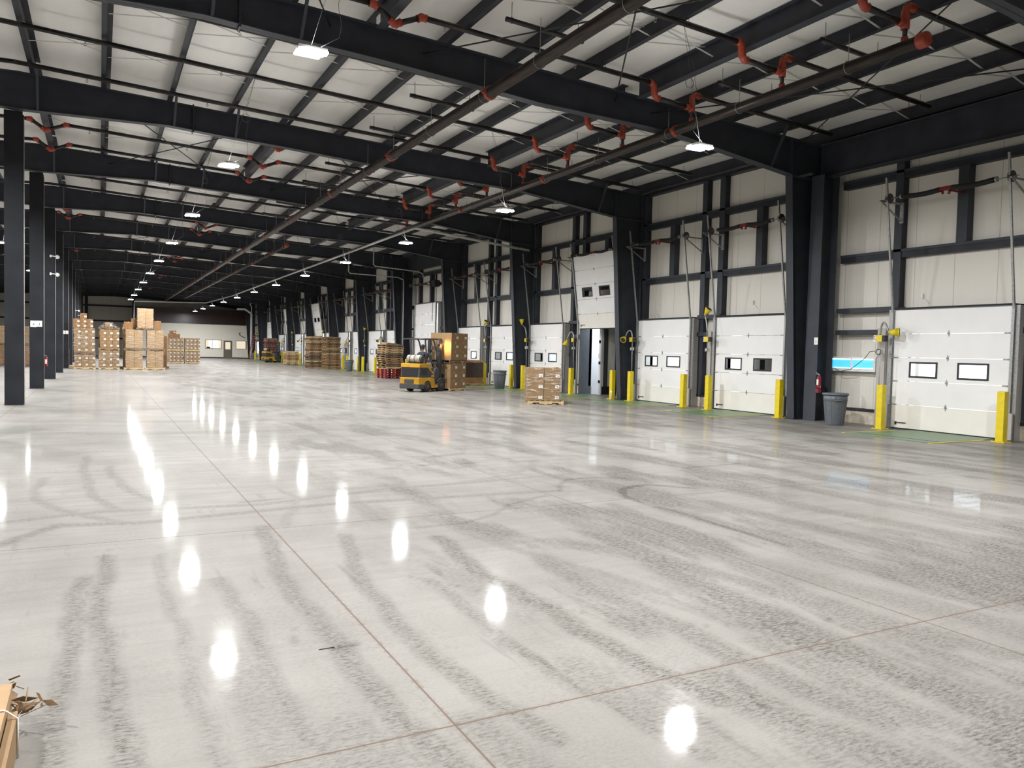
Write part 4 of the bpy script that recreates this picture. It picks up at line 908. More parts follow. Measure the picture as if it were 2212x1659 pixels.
m = MB(); m.box(14.75, 14.83, OY-.03, OY+.08, 0, 2.36); m.box(15.75, 15.83, OY-.03, OY+.08, 0, 2.36); m.box(14.83, 15.75, OY-.03, OY+.08, 2.27, 2.36); m.build('door_frame', 'officedoor', t)
m = MB(); m.box(14.83, 15.75, OY+.0, OY+.05, 0, 1.2); m.box(14.83, 14.97, OY, OY+.05, 1.2, 2.27); m.box(15.62, 15.75, OY, OY+.05, 1.2, 2.27); m.box(14.97, 15.62, OY, OY+.05, 2.15, 2.27); m.build('door_leaf', 'officedoor', t)
MB().box(14.97, 15.62, OY+.02, OY+.03, 1.2, 2.15).build('pane', 'glass', t); MB().tube([(15.68, OY-.04, 1.05), (15.56, OY-.04, 1.05)], .02, 6).build('door_handle', 'galv', t)
tag(MB().tube([(16.9, OY-.06, 3.45), (16.7, OY-.1, 3.42), (16.75, OY-.1, 3.2), (17.1, OY-.1, 2.95), (17.5, OY-.1, 2.85)], .04, 8).build('wall_hose', 'blackm'), 'dark loop of hose hanging on the office wall above the right window', 'hose')
# white drain pipe, grey one, red ladder
tag(MB().tube([(17.75, 107.4, .0), (17.75, 107.4, 5.9), (17.6, 107.4, 6.1), (16.9, 107.4, 6.55), (15.9, 107.4, 6.5)], .13, 12).tube([(17.75, 107.4, 5.5), (17.75, 107.4, 6.9), (17.55, 107.4, 7.2), (17.75, 107.4, 7.5), (18.4, 107.4, 7.5)], .06, 10).build('vent_pipe', 'white'), 'fat white vertical pipe with a slanted branch at the far dock corner', 'pipe')
t = thing('ladder', 'red stepladder leaning at the far corner by the white pipe', 'ladder')
for d in (0, .32):
    MB().bar((17.25+d, 106.6, 0), (17.95+d*.6, 106.9, 3.25), .09, .05).build('rail', 'woodred', t)
for i in range(10):
    s = (i+.7)/10.5; MB().bar((17.25+.7*s, 106.6+.3*s, 3.25*s), (17.57+.57*s, 106.6+.3*s, 3.25*s), .06, .03, mi=0).build('rung', 'white', t)
tag(MB().box(18.02, 18.1, 101.5, 102.1, .9, 1.9).build('blue_lit_window', 'blueglow'), 'tiny blue lit panel on the wall at the far dock corner', 'panel')
tag(MB().box(18.02, 18.1, 103.2, 104.4, .8, 2.3).build('white_lit_window', 'officelit2'), 'tiny white lit panel on the wall at the far dock corner', 'panel')
# dark wall band above the office
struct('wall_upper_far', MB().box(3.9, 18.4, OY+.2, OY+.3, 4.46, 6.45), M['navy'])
# ------------------------------------------------------------------ pallets and cartons
def pallet_bits(w_=1.22, d=1.02, h=.13):
    top = MB(); bot = MB(); st = []
    for i in range(7):
        x = -w_/2 + i*(w_-.09)/6; top.box(x, x+.09 + (.03 if i in (0, 6) else 0)*0, -d/2, d/2, h-.018, h)
    for i in range(5):
        x = -w_/2 + i*(w_-.09)/4; bot.box(x, x+.09, -d/2, d/2, 0, .016)
    for y in (-d/2, -.02, d/2-.04):
        a, b = -w_/2, w_/2; z0, z1 = .016, h-.018
        P = [(a, z0), (a+.16, z0), (a+.18, z0+.04), (a+.38, z0+.04), (a+.40, z0), (b-.40, z0), (b-.38, z0+.04), (b-.18, z0+.04), (b-.16, z0), (b, z0), (b, z1), (a, z1)]
        st.append(MB().prism(P, 'y', y, y+.04))
    return top, bot, st
_pc = {}
def make_pallet(wood, label, loc, rz=0, group=None, parts=True):
    key = (wood, parts)
    if key in _pc: return dup(_pc[key], loc, rz, label=label, group=group)
    top, bot, st = pallet_bits()
    if parts:
        t = thing('wooden_pallet', label, 'pallet', loc, rz, group)
        top.build('top_boards', wood, t); bot.build('bottom_boards', wood, t); [s.build('stringer', wood, t) for s in st]
    else:
        for q in [bot]+st: top.add(q.v, q.f)
        t = tag(top.build('wooden_pallet', wood, loc=loc, rz=rz), label, 'pallet', group)
    _pc[key] = t; return t
_cc = {}
def carton(size, label, loc, rz=0, m='kraft', lab='y', group=None, lp=(.28, .62)):
    """size x,y,z; loc is the middle of the underside; lab = faces carrying a white label"""
    key = (size, m, lab, lp)
    if key in _cc: return dup(_cc[key], loc, rz, label=label, group=group)
    sx, sy, sz = size; g = .007
    b = MB(); b.box(-sx/2+g, sx/2-g, -sy/2+g, sy/2-g, 0, sz-.003); e = .001
    b.box(-.03, .03, -sy/2+g-e, sy/2-g+e, sz-.004, sz-.002, 1); b.box(-.03, .03, -sy/2+g-e, -sy/2+g, sz-.07, sz-.003, 1)
    t = tag(b.build('carton', [m, 'tape'], loc=loc, rz=rz, bevel=.006), label, 'carton', group)
    if 'y' in lab:
        x = -sx/2+sx*lp[1]; z = sz*lp[0]; l = MB().box(x, x+.13, -sy/2+g-.003, -sy/2+g-.0005, z, z+.10); l.box(x+.015, x+.10, -sy/2+g-.004, -sy/2+g-.003, z+.06, z+.075, 1); l.box(x+.05, x+.11, -sy/2+g-.004, -sy/2+g-.003, z+.02, z+.035, 1)
        l.build('shipping_label', ['label', 'ink'], t)
    if 'x' in lab:
        y = -sy/2+sy*lp[1]; z = sz*lp[0]; MB().box(sx/2-g+.0005, sx/2-g+.003, y, y+.13, z, z+.10).build('shipping_label', 'label', t)
    _cc[key] = t; return t
def load(cx, cy, rz, z0, nx, ny, nz, size, desc, m='kraft', lab='y', skip=(), jit=.003, group=None, lp=(.28, .62), rows=None):
    c, s = math.cos(rz), math.sin(rz); colw = {1: ['only'], 2: ['left', 'right'], 3: ['left', 'middle', 'right'], 4: ['leftmost', 'second', 'third', 'rightmost']}[nx]
    lay = {1: ['only'], 2: ['bottom', 'top']}.get(nz, ['bottom'] + [ORD[i]+' from bottom' for i in range(1, nz-1)] + ['top'])
    dep = ['front', 'back', 'rear'][:ny]
    for k in range(nz):
        for j in range(ny):
            for i in range(nx):
                if (i, j, k) in skip: continue
                lx = (i-(nx-1)/2)*size[0]+random.uniform(-jit, jit); ly = (j-(ny-1)/2)*size[1]+random.uniform(-jit, jit)*.5
                what = []
                if nx > 1: what.append(colw[i])
                if ny > 1: what.append(dep[j])
                lb = '%s carton, %s layer %s' % (' '.join(what), lay[k], desc)
                carton(size, lb.strip(), (cx+lx*c-ly*s, cy+lx*s+ly*c, z0+k*size[2]), rz+random.uniform(-.002, .002), m, lab if j == 0 or 'x' in lab else '', group or 'cartons ' + desc, lp)
def wrap(cx, cy, rz, z0, z1, wx, wy, label, top=False):
    m = MB(); n = 10; zs = [z0+(z1-z0)*i/n for i in range(n+1)]; ring = []
    for z in zs:
        for (ux, uy) in ((-1, -1), (-.33, -1), (.33, -1), (1, -1), (1, -.33), (1, .33), (1, 1), (.33, 1), (-.33, 1), (-1, 1), (-1, .33), (-1, -.33)):
            r = random.uniform(-.004, .006); ring.append((ux*(wx/2+.018+r), uy*(wy/2+.018+r), z))
    f = []; q = 12
    for i in range(n):
        for j in range(q): f.append((i*q+j, i*q+(j+1) % q, (i+1)*q+(j+1) % q, (i+1)*q+j))
    m.add(ring, f)
    return tag(m.build('stretch_wrap', 'film', loc=(cx, cy, 0), rz=rz), label, 'wrap', 'clear stretch wraps')
# lone pallet in the middle of the floor
a0 = -.42
PCX, PCY = 13.42, 22.95
make_pallet('wood1', 'pale wooden pallet under the lone wrapped carton block', (PCX+.02, PCY, 0), a0)
load(PCX-.06, PCY-.0, a0, .131, 2, 2, 3, (.56, .50, .365), 'of the lone pallet in mid floor', lab='yx', lp=(.15, .68))
wrap(PCX-.06, PCY, a0, .14, 1.235, 1.13, 1.01, 'shiny clear wrap round the lone block of cartons in mid floor')
# load on the forklift
FH = math.radians(30); fc, fs = math.cos(FH), math.sin(FH)
FO = Vector((11.19, 30.05, 0))
def fl(s, t, z=0): return (FO.x+s*fc-t*fs, FO.y+s*fs+t*fc, z)
L1 = fl(2.52, -.12)
make_pallet('wood1', 'pale pallet at the bottom of the tall load before the forklift', (L1[0], L1[1], .0), FH)
load(L1[0], L1[1], FH, .131, 2, 2, 3, (.57, .52, .355), 'of the lower half of the forklift load', lab='yx', lp=(.35, .62))
make_pallet('wood3', 'dark pallet halfway up the tall load before the forklift', (L1[0], L1[1], 1.20), FH)
load(L1[0], L1[1], FH, 1.331, 2, 2, 3, (.60, .56, .385), 'of the upper half of the forklift load', lab='yx', lp=(.35, .62))
# dark boxed pallet behind the load
make_pallet('wood4', 'reddish pallet under the dark brown box by the dock wall', (16.55, 35.9, 0), .1)
tag(MB().box(-.56, .56, -.48, .48, 0, .28).box(-.57, .57, -.49, .49, .28, 1.02, 1).build('gaylord_box', ['kraft3', 'navy'], loc=(16.55, 35.9, .131), rz=.1), 'large dark brown box on a pallet behind the forklift load', 'box')
make_pallet('wood4', 'reddish pallet laid on top of the dark brown box', (16.55, 35.9, 1.155), .1)
# near pallet stack: four red ones, eleven wooden ones
def make_block_pallet(label, loc, rz, group):
    t = thing('block_pallet', label, 'pallet', loc, rz, group)
    m = MB(); [m.box(-.6+i*.185, -.6+i*.185+.09, -.5, .5, .122, .14) for i in range(7)]; [m.box(-.6, .6, y, y+.1, .104, .122) for y in (-.5, -.05, .4)]; m.build('top_boards', 'woodred', t)
    m = MB(); [m.box(-.6, .6, y, y+.1, 0, .018) for y in (-.5, -.05, .4)]; m.build('bottom_boards', 'woodred', t)
    for x in (-.6, -.07, .46):
        for y in (-.5, -.05, .4): MB().box(x, x+.14, y, y+.1, .018, .104).build('block', 'woodred', t)
    return t
sx, sy, sa = 15.35, 44.55, .20; rp = None; z = 0
for i in range(4):
    lab = 'red painted pallet, %s from the floor in the stack left of the forklift' % ORD[i]
    rp = make_block_pallet(lab, (sx, sy, z), sa, 'red pallets') if rp is None else dup(rp, (sx+random.uniform(-.02, .02), sy, z), sa, label=lab)
    z += .141
WD = ['wood1', 'wood3', 'wood2', 'wood2', 'wood4', 'wood3', 'wood3', 'wood1', 'wood1', 'wood4', 'wood3']
for i in range(11):
    make_pallet(WD[i], 'weathered pallet above the red ones left of the forklift, %s wooden one up' % ORD[i], (sx+random.uniform(-.07, .07), sy+random.uniform(-.04, .04), z), sa+random.uniform(-.04, .04), 'wooden pallets in the stack left of the forklift'); z += .131
m = MB(); m.box(-.42, .40, -.35, .35, 0, .03); m.box(-.38, .3, -.3, .3, .03, .09); m.hexa([(-.3, -.33, .05), (-.3, -.33, .12), (-.3, .3, .05), (-.3, .3, .12), (.55, -.3, .0), (.55, -.3, .03), (.55, .3, 0), (.55, .3, .03)])
tag(m.build('flattened_cardboard', 'kraft2', loc=(sx-.05, sy, z), rz=sa), 'flattened tan cardboard on top of the pallet stack left of the forklift', 'cardboard')
z = 0
tag(MB().box(13.9, 14.7, 47.2, 47.5, 0, .05).build('loose_board', 'wood2'), 'flat brown board on the floor left of the red pallets', 'board')
def far_stack(cx, cy, rz, n, desc, woods):
    for i in range(n):
        make_pallet(random.choice(woods), 'pallet %s from the floor in the %s' % (ORD[i], desc), (cx+random.uniform(-.04, .04), cy+random.uniform(-.03, .03), i*.131), rz+random.uniform(-.03, .03), 'pallets of the ' + desc, parts=False)
far_stack(15.75, 64.9, .06, 20, 'tall stack left of its twin', ['wood3', 'wood2', 'wood3', 'wood1', 'wood4'])
far_stack(16.80, 63.4, .06, 20, 'tall stack right of its twin', ['wood4', 'wood2', 'wood4', 'wood1', 'wood3'])
far_stack(16.1, 75.2, .05, 10, 'low pale stack behind the tall twins', ['wood1', 'wood1', 'wood4', 'wood2'])
far_stack(16.75, 88.8, .1, 20, 'farthest stack behind the distant forklift', ['wood4', 'wood3', 'woodred', 'wood2'])
# carton stacks in the aisle on the left
Y0 = 56.9
def skid(cx, cy, z, lab, wood='wood1', rz=0): make_pallet(wood, lab, (cx, cy, z), rz)
c1 = -.82
skid(c1, Y0, 0, 'floor pallet of the leftmost tall carton stack'); skid(c1, Y0, .94, 'upper pallet of the leftmost tall carton stack', 'wood3')
load(c1, Y0, 0, .131, 3, 2, 2, (.39, .5, .40), 'on the floor pallet, leftmost stack')
load(c1-.03, Y0, 0, 1.071, 3, 2, 4, (.39, .5, .385), 'on the upper pallet, leftmost stack')
load(c1-.1, Y0+.05, 0, 2.612, 3, 2, 2, (.37, .5, .29), 'crowning the leftmost stack', m='kraft3')
carton((.38, .5, .37), 'single carton perched at the very top of the leftmost stack', (c1-.08, Y0, 3.192), 0, 'kraft3')
wrap(c1, Y0, 0, .14, .93, 1.19, 1.02, 'clear wrap round the lower load of the leftmost stack'); wrap(c1-.03, Y0, 0, 1.08, 2.6, 1.2, 1.03, 'clear wrap round the upper load of the leftmost stack')
c2 = .55
skid(c2, Y0, 0, 'floor pallet of the second carton stack from the left'); skid(c2, Y0, 1.24, 'upper pallet of the second carton stack from the left', 'wood2')
load(c2, Y0, 0, .131, 3, 2, 3, (.385, .5, .365), 'on the floor pallet, second stack')
load(c2+.02, Y0, 0, 1.371, 3, 2, 3, (.37, .5, .40), 'on the upper pallet, second stack')
skid(c2, Y0, 2.572, 'topmost pallet of the second carton stack from the left', 'wood3')
carton((.45, .5, .32), 'single wrapped carton on the second stack from the left', (c2-.02, Y0, 2.703), 0, 'kraft')
m = MB(); m.add([(-.6, -.52, 2.71), (.6, -.52, 2.71), (.6, .52, 2.71), (-.6, .52, 2.71), (-.24, -.27, 3.03), (.23, -.27, 3.03), (.23, .27, 3.03), (-.24, .27, 3.03)], [(0, 1, 5, 4), (1, 2, 6, 5), (2, 3, 7, 6), (3, 0, 4, 7)])
tag(m.build('stretch_wrap', 'film', loc=(c2-.02, Y0, 0)), 'tent of clear wrap over the single carton on the second stack', 'wrap', 'clear stretch wraps')
wrap(c2, Y0, 0, .14, 1.23, 1.18, 1.02, 'clear wrap round the lower load of the second stack')
for nm, cx in (('third', 2.0), ('fourth', 3.25)):
    skid(cx, Y0, 0, 'floor pallet of the %s carton stack from the left' % nm); skid(cx, Y0, 1.26, 'upper pallet of the %s carton stack from the left' % nm, 'wood3')
    load(cx, Y0, 0, .131, 2, 1, 4, (.50, .95, .28), 'on the floor pallet, %s stack' % nm, m='kraft2', lab=''); load(cx, Y0, 0, 1.391, 2, 1, 4, (.50, .95, .305), 'on the upper pallet, %s stack' % nm, m='kraft2', lab='')
    wrap(cx, Y0, 0, .12, 1.24, 1.02, .97, 'clear wrap round the lower load of the %s stack' % nm); wrap(cx, Y0, 0, 1.38, 2.60, 1.02, .97, 'shiny clear wrap round the upper load of the %s stack' % nm)
skid(2.72, Y0, 2.615, 'topmost pallet bridging the third and fourth stacks', 'wood3')
load(2.66, Y0, 0, 2.746, 2, 1, 4, (.47, .9, .315), 'on the topmost pallet over the third and fourth stacks', m='kraft2', lab=''); wrap(2.66, Y0, 0, 2.75, 4.02, .96, .93, 'creamy shiny wrap round the highest load of all')
skid(1.95, Y0+1.3, 2.615, 'pallet behind the highest load, over the third stack'); 
carton((.52, .5, .50), 'open dark carton left of the highest load', (1.66, Y0+.05, 2.746-.131), 0, 'kraft3', ''); carton((.36, .5, .62), 'tall dark carton tight against the highest load', (2.03-.0, Y0+.75, 2.746), 0, 'kraft3', '')
carton((.42, .6, .62), 'wrapped carton right of the highest load', (3.40, Y0+.1, 2.746-.13), 0, 'kraft3', '')
# second row just behind
skid(.60, 59.0, 0, 'pallet of the dim stack behind the first two stacks', 'wood3'); load(.55, 59.0, 0, .131, 3, 1, 6, (.40, .9, .40), 'in the dim stack behind the first two', m='kraft3', lab='')
skid(1.85, 59.3, 0, 'pallet of the tan stack between second and third stacks', 'wood2'); load(1.80, 59.3, 0, .131, 2, 1, 7, (.40, .9, .41), 'in the tan stack between second and third', m='kraft2', lab='')
skid(3.75, 60.6, 0, 'pallet of the stack peeping out right of the fourth', 'wood2'); load(3.72, 60.6, 0, .131, 2, 1, 5, (.50, .9, .43), 'in the stack peeping out right of the fourth', m='kraft3', lab='')
skid(-2.1, 58.6, 0, 'pallet of the low load between post and leftmost stack', 'wood1'); load(-2.15, 58.7, 0, .131, 2, 1, 3, (.40, .6, .38), 'in the low load between post and leftmost stack', lab='y')
# rear pair
for nm, cx, cy in (('left', 6.05, 76.9), ('right', 7.45, 76.6)):
    skid(cx, cy, 0, 'floor pallet of the %s rear carton stack' % nm); skid(cx, cy, 1.13, 'upper pallet of the %s rear carton stack' % nm)
    load(cx, cy, 0, .131, 4, 1, 3, (.325, .9, .333), 'on the floor pallet, %s rear stack' % nm); load(cx, cy, 0, 1.261, 4, 1, 3, (.325, .9, .345), 'on the upper pallet, %s rear stack' % nm)
    wrap(cx, cy, 0, .14, 1.12, 1.32, .92, 'clear wrap round the lower load of the %s rear stack' % nm); wrap(cx, cy, 0, 1.27, 2.29, 1.32, .92, 'clear wrap round the upper load of the %s rear stack' % nm)
load(5.95, 76.9, 0, 2.30, 2, 1, 1, (.5, .8, .36), 'on top of the left rear stack', m='kraft3', lab=''); carton((.55, .7, .28), 'highest small carton on the left rear stack', (5.85, 76.9, 2.66), 0, 'kraft3', 'y')
# loads glimpsed between the left posts
for nm, cx, cy, mm in (('at the left picture edge', -6.1, 61.8, 'kraft2'), ('between the first two posts', -4.65, 60.4, 'kraft')):
    skid(cx, cy, 0, 'floor pallet of the load ' + nm, 'wood3'); load(cx, cy, 0, .131, 2, 1, 3, (.55, .9, .42), 'in the lower load ' + nm, m='kraft3', lab='')
    skid(cx, cy, 1.40, 'upper pallet of the load ' + nm, 'wood3'); load(cx, cy, 0, 1.531, 2, 1, 3, (.52, .9, .38), 'in the upper load ' + nm, m=mm, lab='')
    wrap(cx, cy, 0, .14, 1.39, 1.12, .92, 'clear wrap round the lower load ' + nm); wrap(cx, cy, 0, 1.54, 2.67, 1.06, .92, 'clear wrap round the upper load ' + nm)
# ------------------------------------------------------------------ cardboard bundle at the lower left corner
t = thing('cardboard_bundle', 'strapped bundle of long tan cardboard lengths at the lower left corner', 'cardboard', (0, 0, 0))
MB().box(-.54, -.425, 2.2, 3.86, .02, .19).build('left_length', 'kraft2', t); MB().box(-.42, -.338, 2.2, 4.02, .03, .205).build('top_length', 'kraft2', t)
MB().box(-.332, -.300, 2.2, 3.80, .01, .165).build('side_length', 'kraft', t); MB().box(-.54, -.31, 2.3, 3.7, 0, .02).build('bottom_length', 'kraft3', t)
MB().tube([(-.56, 3.72, .20), (-.425, 3.72, .197), (-.42, 3.72, .209), (-.345, 3.72, .209), (-.334, 3.72, .203), (-.296, 3.72, .167), (-.294, 3.72, .0)], .0045, 6).build('strap', 'strap', t)
def crumple(c, sx, sy, sz, n, name, lab):
    m = MB(); rr = random.Random(n)
    for i in range(n):
        p = Vector(c)+Vector((rr.uniform(-sx, sx), rr.uniform(-sy, sy), rr.uniform(0, sz))); q = []
        for j in range(3): q.append(p+Vector((rr.uniform(-.035, .035), rr.uniform(-.03, .03), rr.uniform(-.01, .03))))
        a = q[0]; e1 = q[1]-q[0]; e2 = q[2]-q[0]; nn = e1.cross(e2).normalized()*.0015
        vs = [a+nn, a+e1+nn, a+e1+e2+nn*3, a+e2+nn, a-nn, a+e1-nn, a+e1+e2, a+e2-nn]
        for v in vs: v.z = max(v.z, .002)
        m.add(vs, [(0, 1, 2, 3), (7, 6, 5, 4), (0, 4, 5, 1), (1, 5, 6, 2), (2, 6, 7, 3), (3, 7, 4, 0)])
    tag(m.build(name, 'paper'), lab, 'paper')
crumple((-.375, 4.07, .12), .04, .05, .07, 16, 'torn_paper', 'torn brown paper sticking up at the end of the cardboard bundle')
crumple((-.265, 3.93, .10), .055, .04, .04, 18, 'torn_paper', 'torn brown paper trailing off the right side of the cardboard bundle')
tag(MB().box(-.09, .0, 0, .004, 0, .003).build('rubber_patch', 'tyre', loc=(1.2, 4.36, .001)), 'tiny black rubber scrap on the floor joint', 'scrap')
# ------------------------------------------------------------------ forklift
def make_forklift(label, loc, rz, lit=True):
    t = thing('forklift', label, 'forklift', loc, rz)
    def smooth(o, w_=.03): b = o.modifiers.new('bevel', 'BEVEL'); b.width = w_; b.segments = 3; b.limit_method = 'ANGLE'; return o
    # counterweight and body (x forward, y left)
    P = [(.0, .16), (.0, .58), (.03, .60), (.62, .60), (.62, .46), (.86, .42), (1.06, .30), (1.40, .28), (1.40, .18), (.92, .16)]
    smooth(MB().prism([(a, b) for a, b in [(0, .30), (0, .60), (1.02, .60), (1.10, .30), (1.38, .27), (1.38, .17), (.86, .15), (.78, .40), (.60, .48), (.44, .40), (.36, .22)]], 'y', -.50, .50).build('lower_body', 'fyel', t), .025)
    smooth(MB().prism([(-.02, .13), (-.02, .34), (.30, .34), (.40, .28), (.34, .12)], 'y', -.51, .51).build('counterweight_skirt', 'fblk', t))
    smooth(MB().prism([(.02, .60), (.06, 1.00), (.62, 1.00), (.78, .88), (.98, .66), (1.04, .60)], 'y', -.49, .49).build('engine_cover', 'fblk', t), .03)
    smooth(MB().prism([(.03, 1.0), (.05, 1.17), (.66, 1.17), (.76, .98), (.98, .80), (1.06, .62), (.98, .62), (.90, .78), (.70, .90), (.62, 1.0)], 'y', -.495, .495).build('upper_cover', 'fyel', t), .02)
    g = MB(); [g.box(-.006, .03, -.36, .36, z, z+.02) for z in (.70, .76, .82, .88, .94)]; g.box(.0, .02, -.40, .40, .66, .98); g.build('grille', 'black', t)
    g = MB(); [g.box(.14, .56, -.502, -.49, z, z+.025) for z in (.72, .79, .86, .93)]; g.build('side_grille', 'black', t)
    g = MB().box(.80, .96, -.505, -.495, .62, .72).build('emblem', 'fblk', t)
    text('emblem_lettering', 'CAT', .085, 'label', g, Matrix.Translation((.80, -.507, .635)) @ Matrix.Rotation(PI/2, 4, 'X'))
    smooth(MB().box(-.03, .02, -.24, .24, .36, .52).build('tow_plate', 'fblk', t), .01)
    smooth(MB().prism([(1.06, .30), (1.06, .62), (1.12, .92), (1.28, 1.02), (1.42, .96), (1.44, .30)], 'y', -.44, .44).build('cowl', 'fblk', t), .03)
    smooth(MB().prism([(.62, 1.0), (.60, 1.10), (.95, 1.08), (1.0, .80), (.92, .72)], 'y', -.24, .24).build('seat', 'blackm', t)); smooth(MB().prism([(.60, 1.08), (.52, 1.52), (.60, 1.53), (.70, 1.08)], 'y', -.21, .21).build('seat_back', 'blackm', t))
    def wheel(x, y, r, w_):
        q = MB().lathe([(r*.5, -w_/2), (r*.9, -w_/2), (r, -w_/2+.02), (r, w_/2-.02), (r*.9, w_/2), (r*.5, w_/2)], (x, y, r), 28, 'y').build('wheel', 'tyre', t)
        MB().lathe([(.02, -w_/2-.012), (r*.35, -w_/2-.012), (r*.52, -w_/2+.02), (r*.52, w_/2-.02), (r*.35, w_/2+.012), (.02, w_/2+.012)], (x, y, r), 20, 'y').build('hub', 'fblk', q)
    for y in (-.43, .43): wheel(.60, y, .215, .16); wheel(1.50, y, .255, .20)
    for y in (-.50, .50): s = MB(); s.tube(arc((1.50, y, .255), .30, .35, PI-.5, 10), .022, 6); s.build('fender', 'fblk', t)
    # overhead guard
    m = MB()
    for y in (-.40, .40):
        m.tube([(.56, y, 1.12), (.58, y, 1.6), (.52, y, 2.0), (.50, y, 2.10), (.56, y, 2.17)], .035, 8); m.tube([(1.40, y, .95), (1.30, y, 1.5), (1.12, y, 2.02), (1.04, y, 2.14), (.96, y, 2.17)], .032, 8); m.tube([(.10, y, 2.16), (.56, y, 2.18), (1.32, y, 2.19)], .034, 8)
    for x in (.12, .35, .55, .75, .95, 1.15, 1.30): m.bar((x, -.42, 2.18), (x, .42, 2.18), .045, .03)
    m.build('overhead_guard', 'fblk', t)
    # propane tank
    k = MB().lathe([(.03, -.40), (.10, -.39), (.155, -.33), (.16, -.28), (.16, .24), (.15, .29), (.09, .34), (.03, .35)], (.30, 0, 1.36), 26, 'y').build('propane_tank', 'tank', t)
    MB().tube(arc((.30, -.12, 1.36), .165, 0, 2*PI, 24, (1, 0, 0), (0, 0, 1)), .012, 5).tube(arc((.30, .12, 1.36), .165, 0, 2*PI, 24, (1, 0, 0), (0, 0, 1)), .012, 5).build('tank_strap', 'blackm', k)
    MB().lathe([(.12, -.46), (.14, -.45), (.14, -.36), (.10, -.36)], (.30, 0, 1.36), 18, 'y').build('tank_collar', 'fblk', k)
    MB().box(.14, .48, -.3, .3, 1.165, 1.20).build('tank_cradle', 'blackm', t)
    # steering
    m = MB(); m.tube(arc((1.10, 0, 1.32), .15, 0, 2*PI, 20, (.5, 0, .86), (0, 1, 0)), .014, 6); m.tube([(1.10, 0, 1.32), (1.26, 0, 1.0)], .025, 8); m.bar((1.03, 0, 1.19), (1.17, 0, 1.45), .02, .02); m.build('steering_wheel', 'black', t)
    m = MB(); [m.tube([(1.30, y, 1.0), (1.26, y, 1.22), (1.26, y, 1.24)], .009, 5) for y in (-.10, -.16, -.22)]; m.build('levers', 'black', t)
    # mast
    m = MB()
    for y in (-.32, .32):
        m.box(1.60, 1.72, y-.03, y+.03, .06, 2.20)
        m.box(1.62, 1.74, y*.82-.025, y*.82+.025, .10, 2.16)
    for z in (.2, 1.15, 2.15): m.box(1.60, 1.66, -.34, .34, z, z+.08)
    m.build('mast', 'fblk', t)
    m = MB(); [m.tube([(1.66, y, .2), (1.66, y, 2.0)], .035, 8) for y in (-.18, .18)]; [m.tube([(1.7, y, .3), (1.7, y, 2.1)], .012, 5) for y in (-.05, .05)]; m.build('lift_cylinders', 'blackm', t)
    m = MB(); [m.tube([(1.42, y, .45), (1.60, y, .75)], .03, 8) for y in (-.25, .25)]; m.build('tilt_cylinders', 'galv', t)
    m = MB(); m.box(1.76, 1.80, -.48, .48, .32, .38); m.box(1.76, 1.80, -.48, .48, .72, .78)
    for y in (-.45, -.22, 0, .22, .45): m.box(1.78, 1.81, y-.015, y+.015, .35, 1.25)
    m.box(1.78, 1.81, -.48, .48, 1.22, 1.26); m.build('carriage', 'fblk', t)
    for y in (-.28, .28): m = MB(); m.box(1.80, 1.84, y-.05, y+.05, .04, .75); m.hexa([(1.80, y-.05, .035), (1.80, y-.05, .075), (1.80, y+.05, .035), (1.80, y+.05, .075), (2.85, y-.05, .035), (2.85, y-.05, .045), (2.85, y+.05, .035), (2.85, y+.05, .045)]); m.build('fork', 'blackm', t)
    b = MB().box(1.36, 1.42, -.46, -.36, 1.90, 1.98).box(1.33, 1.36, -.44, -.38, 1.9, 1.98).build('work_lamp', 'fblk', t); MB().box(1.42, 1.425, -.455, -.365, 1.905, 1.975).build('lamp_lens', 'amber', b)
    return t
fk = make_forklift('yellow and grey forklift with a seated driver facing the tall load', (FO.x, FO.y, 0), FH)
l = bpy.data.lights.new('work_light', 'SPOT'); l.energy = 140; l.color = (1, .42, .13); l.spot_size = 1.5; l.spot_blend = .8; l.shadow_soft_size = .05
lo = bpy.data.objects.new('work_light', l); COL.objects.link(lo); lo.parent = fk; lo.location = (1.47, -.41, 1.93); lo.rotation_euler = (0, -PI/2+.12, -.05)
f2 = dup(fk, (15.35, 85.3, .014), math.radians(14), label='small distant yellow forklift parked before the farthest pallet stack')
for o in list(f2.children):
    if o.name.startswith('work_light'): bpy.data.objects.remove(o)
# ------------------------------------------------------------------ driver
def skin_obj(name, joints, edges, m, parent, sub=2, root=0):
    me = bpy.data.meshes.new(name); me.from_pydata([j[0] for j in joints], edges, []); o = bpy.data.objects.new(name, me); COL.objects.link(o)
    sk = o.modifiers.new('skin', 'SKIN'); sk.use_smooth_shade = True; sl = me.skin_vertices[0].data
    for i, j in enumerate(joints):
        r = j[1]; sl[i].radius = (r, r) if isinstance(r, (int, float)) else r; sl[i].use_root = (i == root)
    ss = o.modifiers.new('sub', 'SUBSURF'); ss.levels = sub; ss.render_levels = sub
    me.materials.append(M[m]); o.parent = parent; return o
drv = thing('person', 'person in a black shirt and khaki trousers seated driving the forklift', 'person', (FO.x+.80*fc, FO.y+.80*fs, 0), FH)
J = [((0, 0, 1.17), (.14, .11)), ((.0, 0, 1.30), (.13, .10)), ((.0, 0, 1.45), (.15, .11)), ((.01, 0, 1.58), (.13, .09)), ((.02, 0, 1.66), .055), ((.03, 0, 1.71), .05)]   # pelvis..neck
E_ = [(0, 1), (1, 2), (2, 3), (3, 4), (4, 5)]
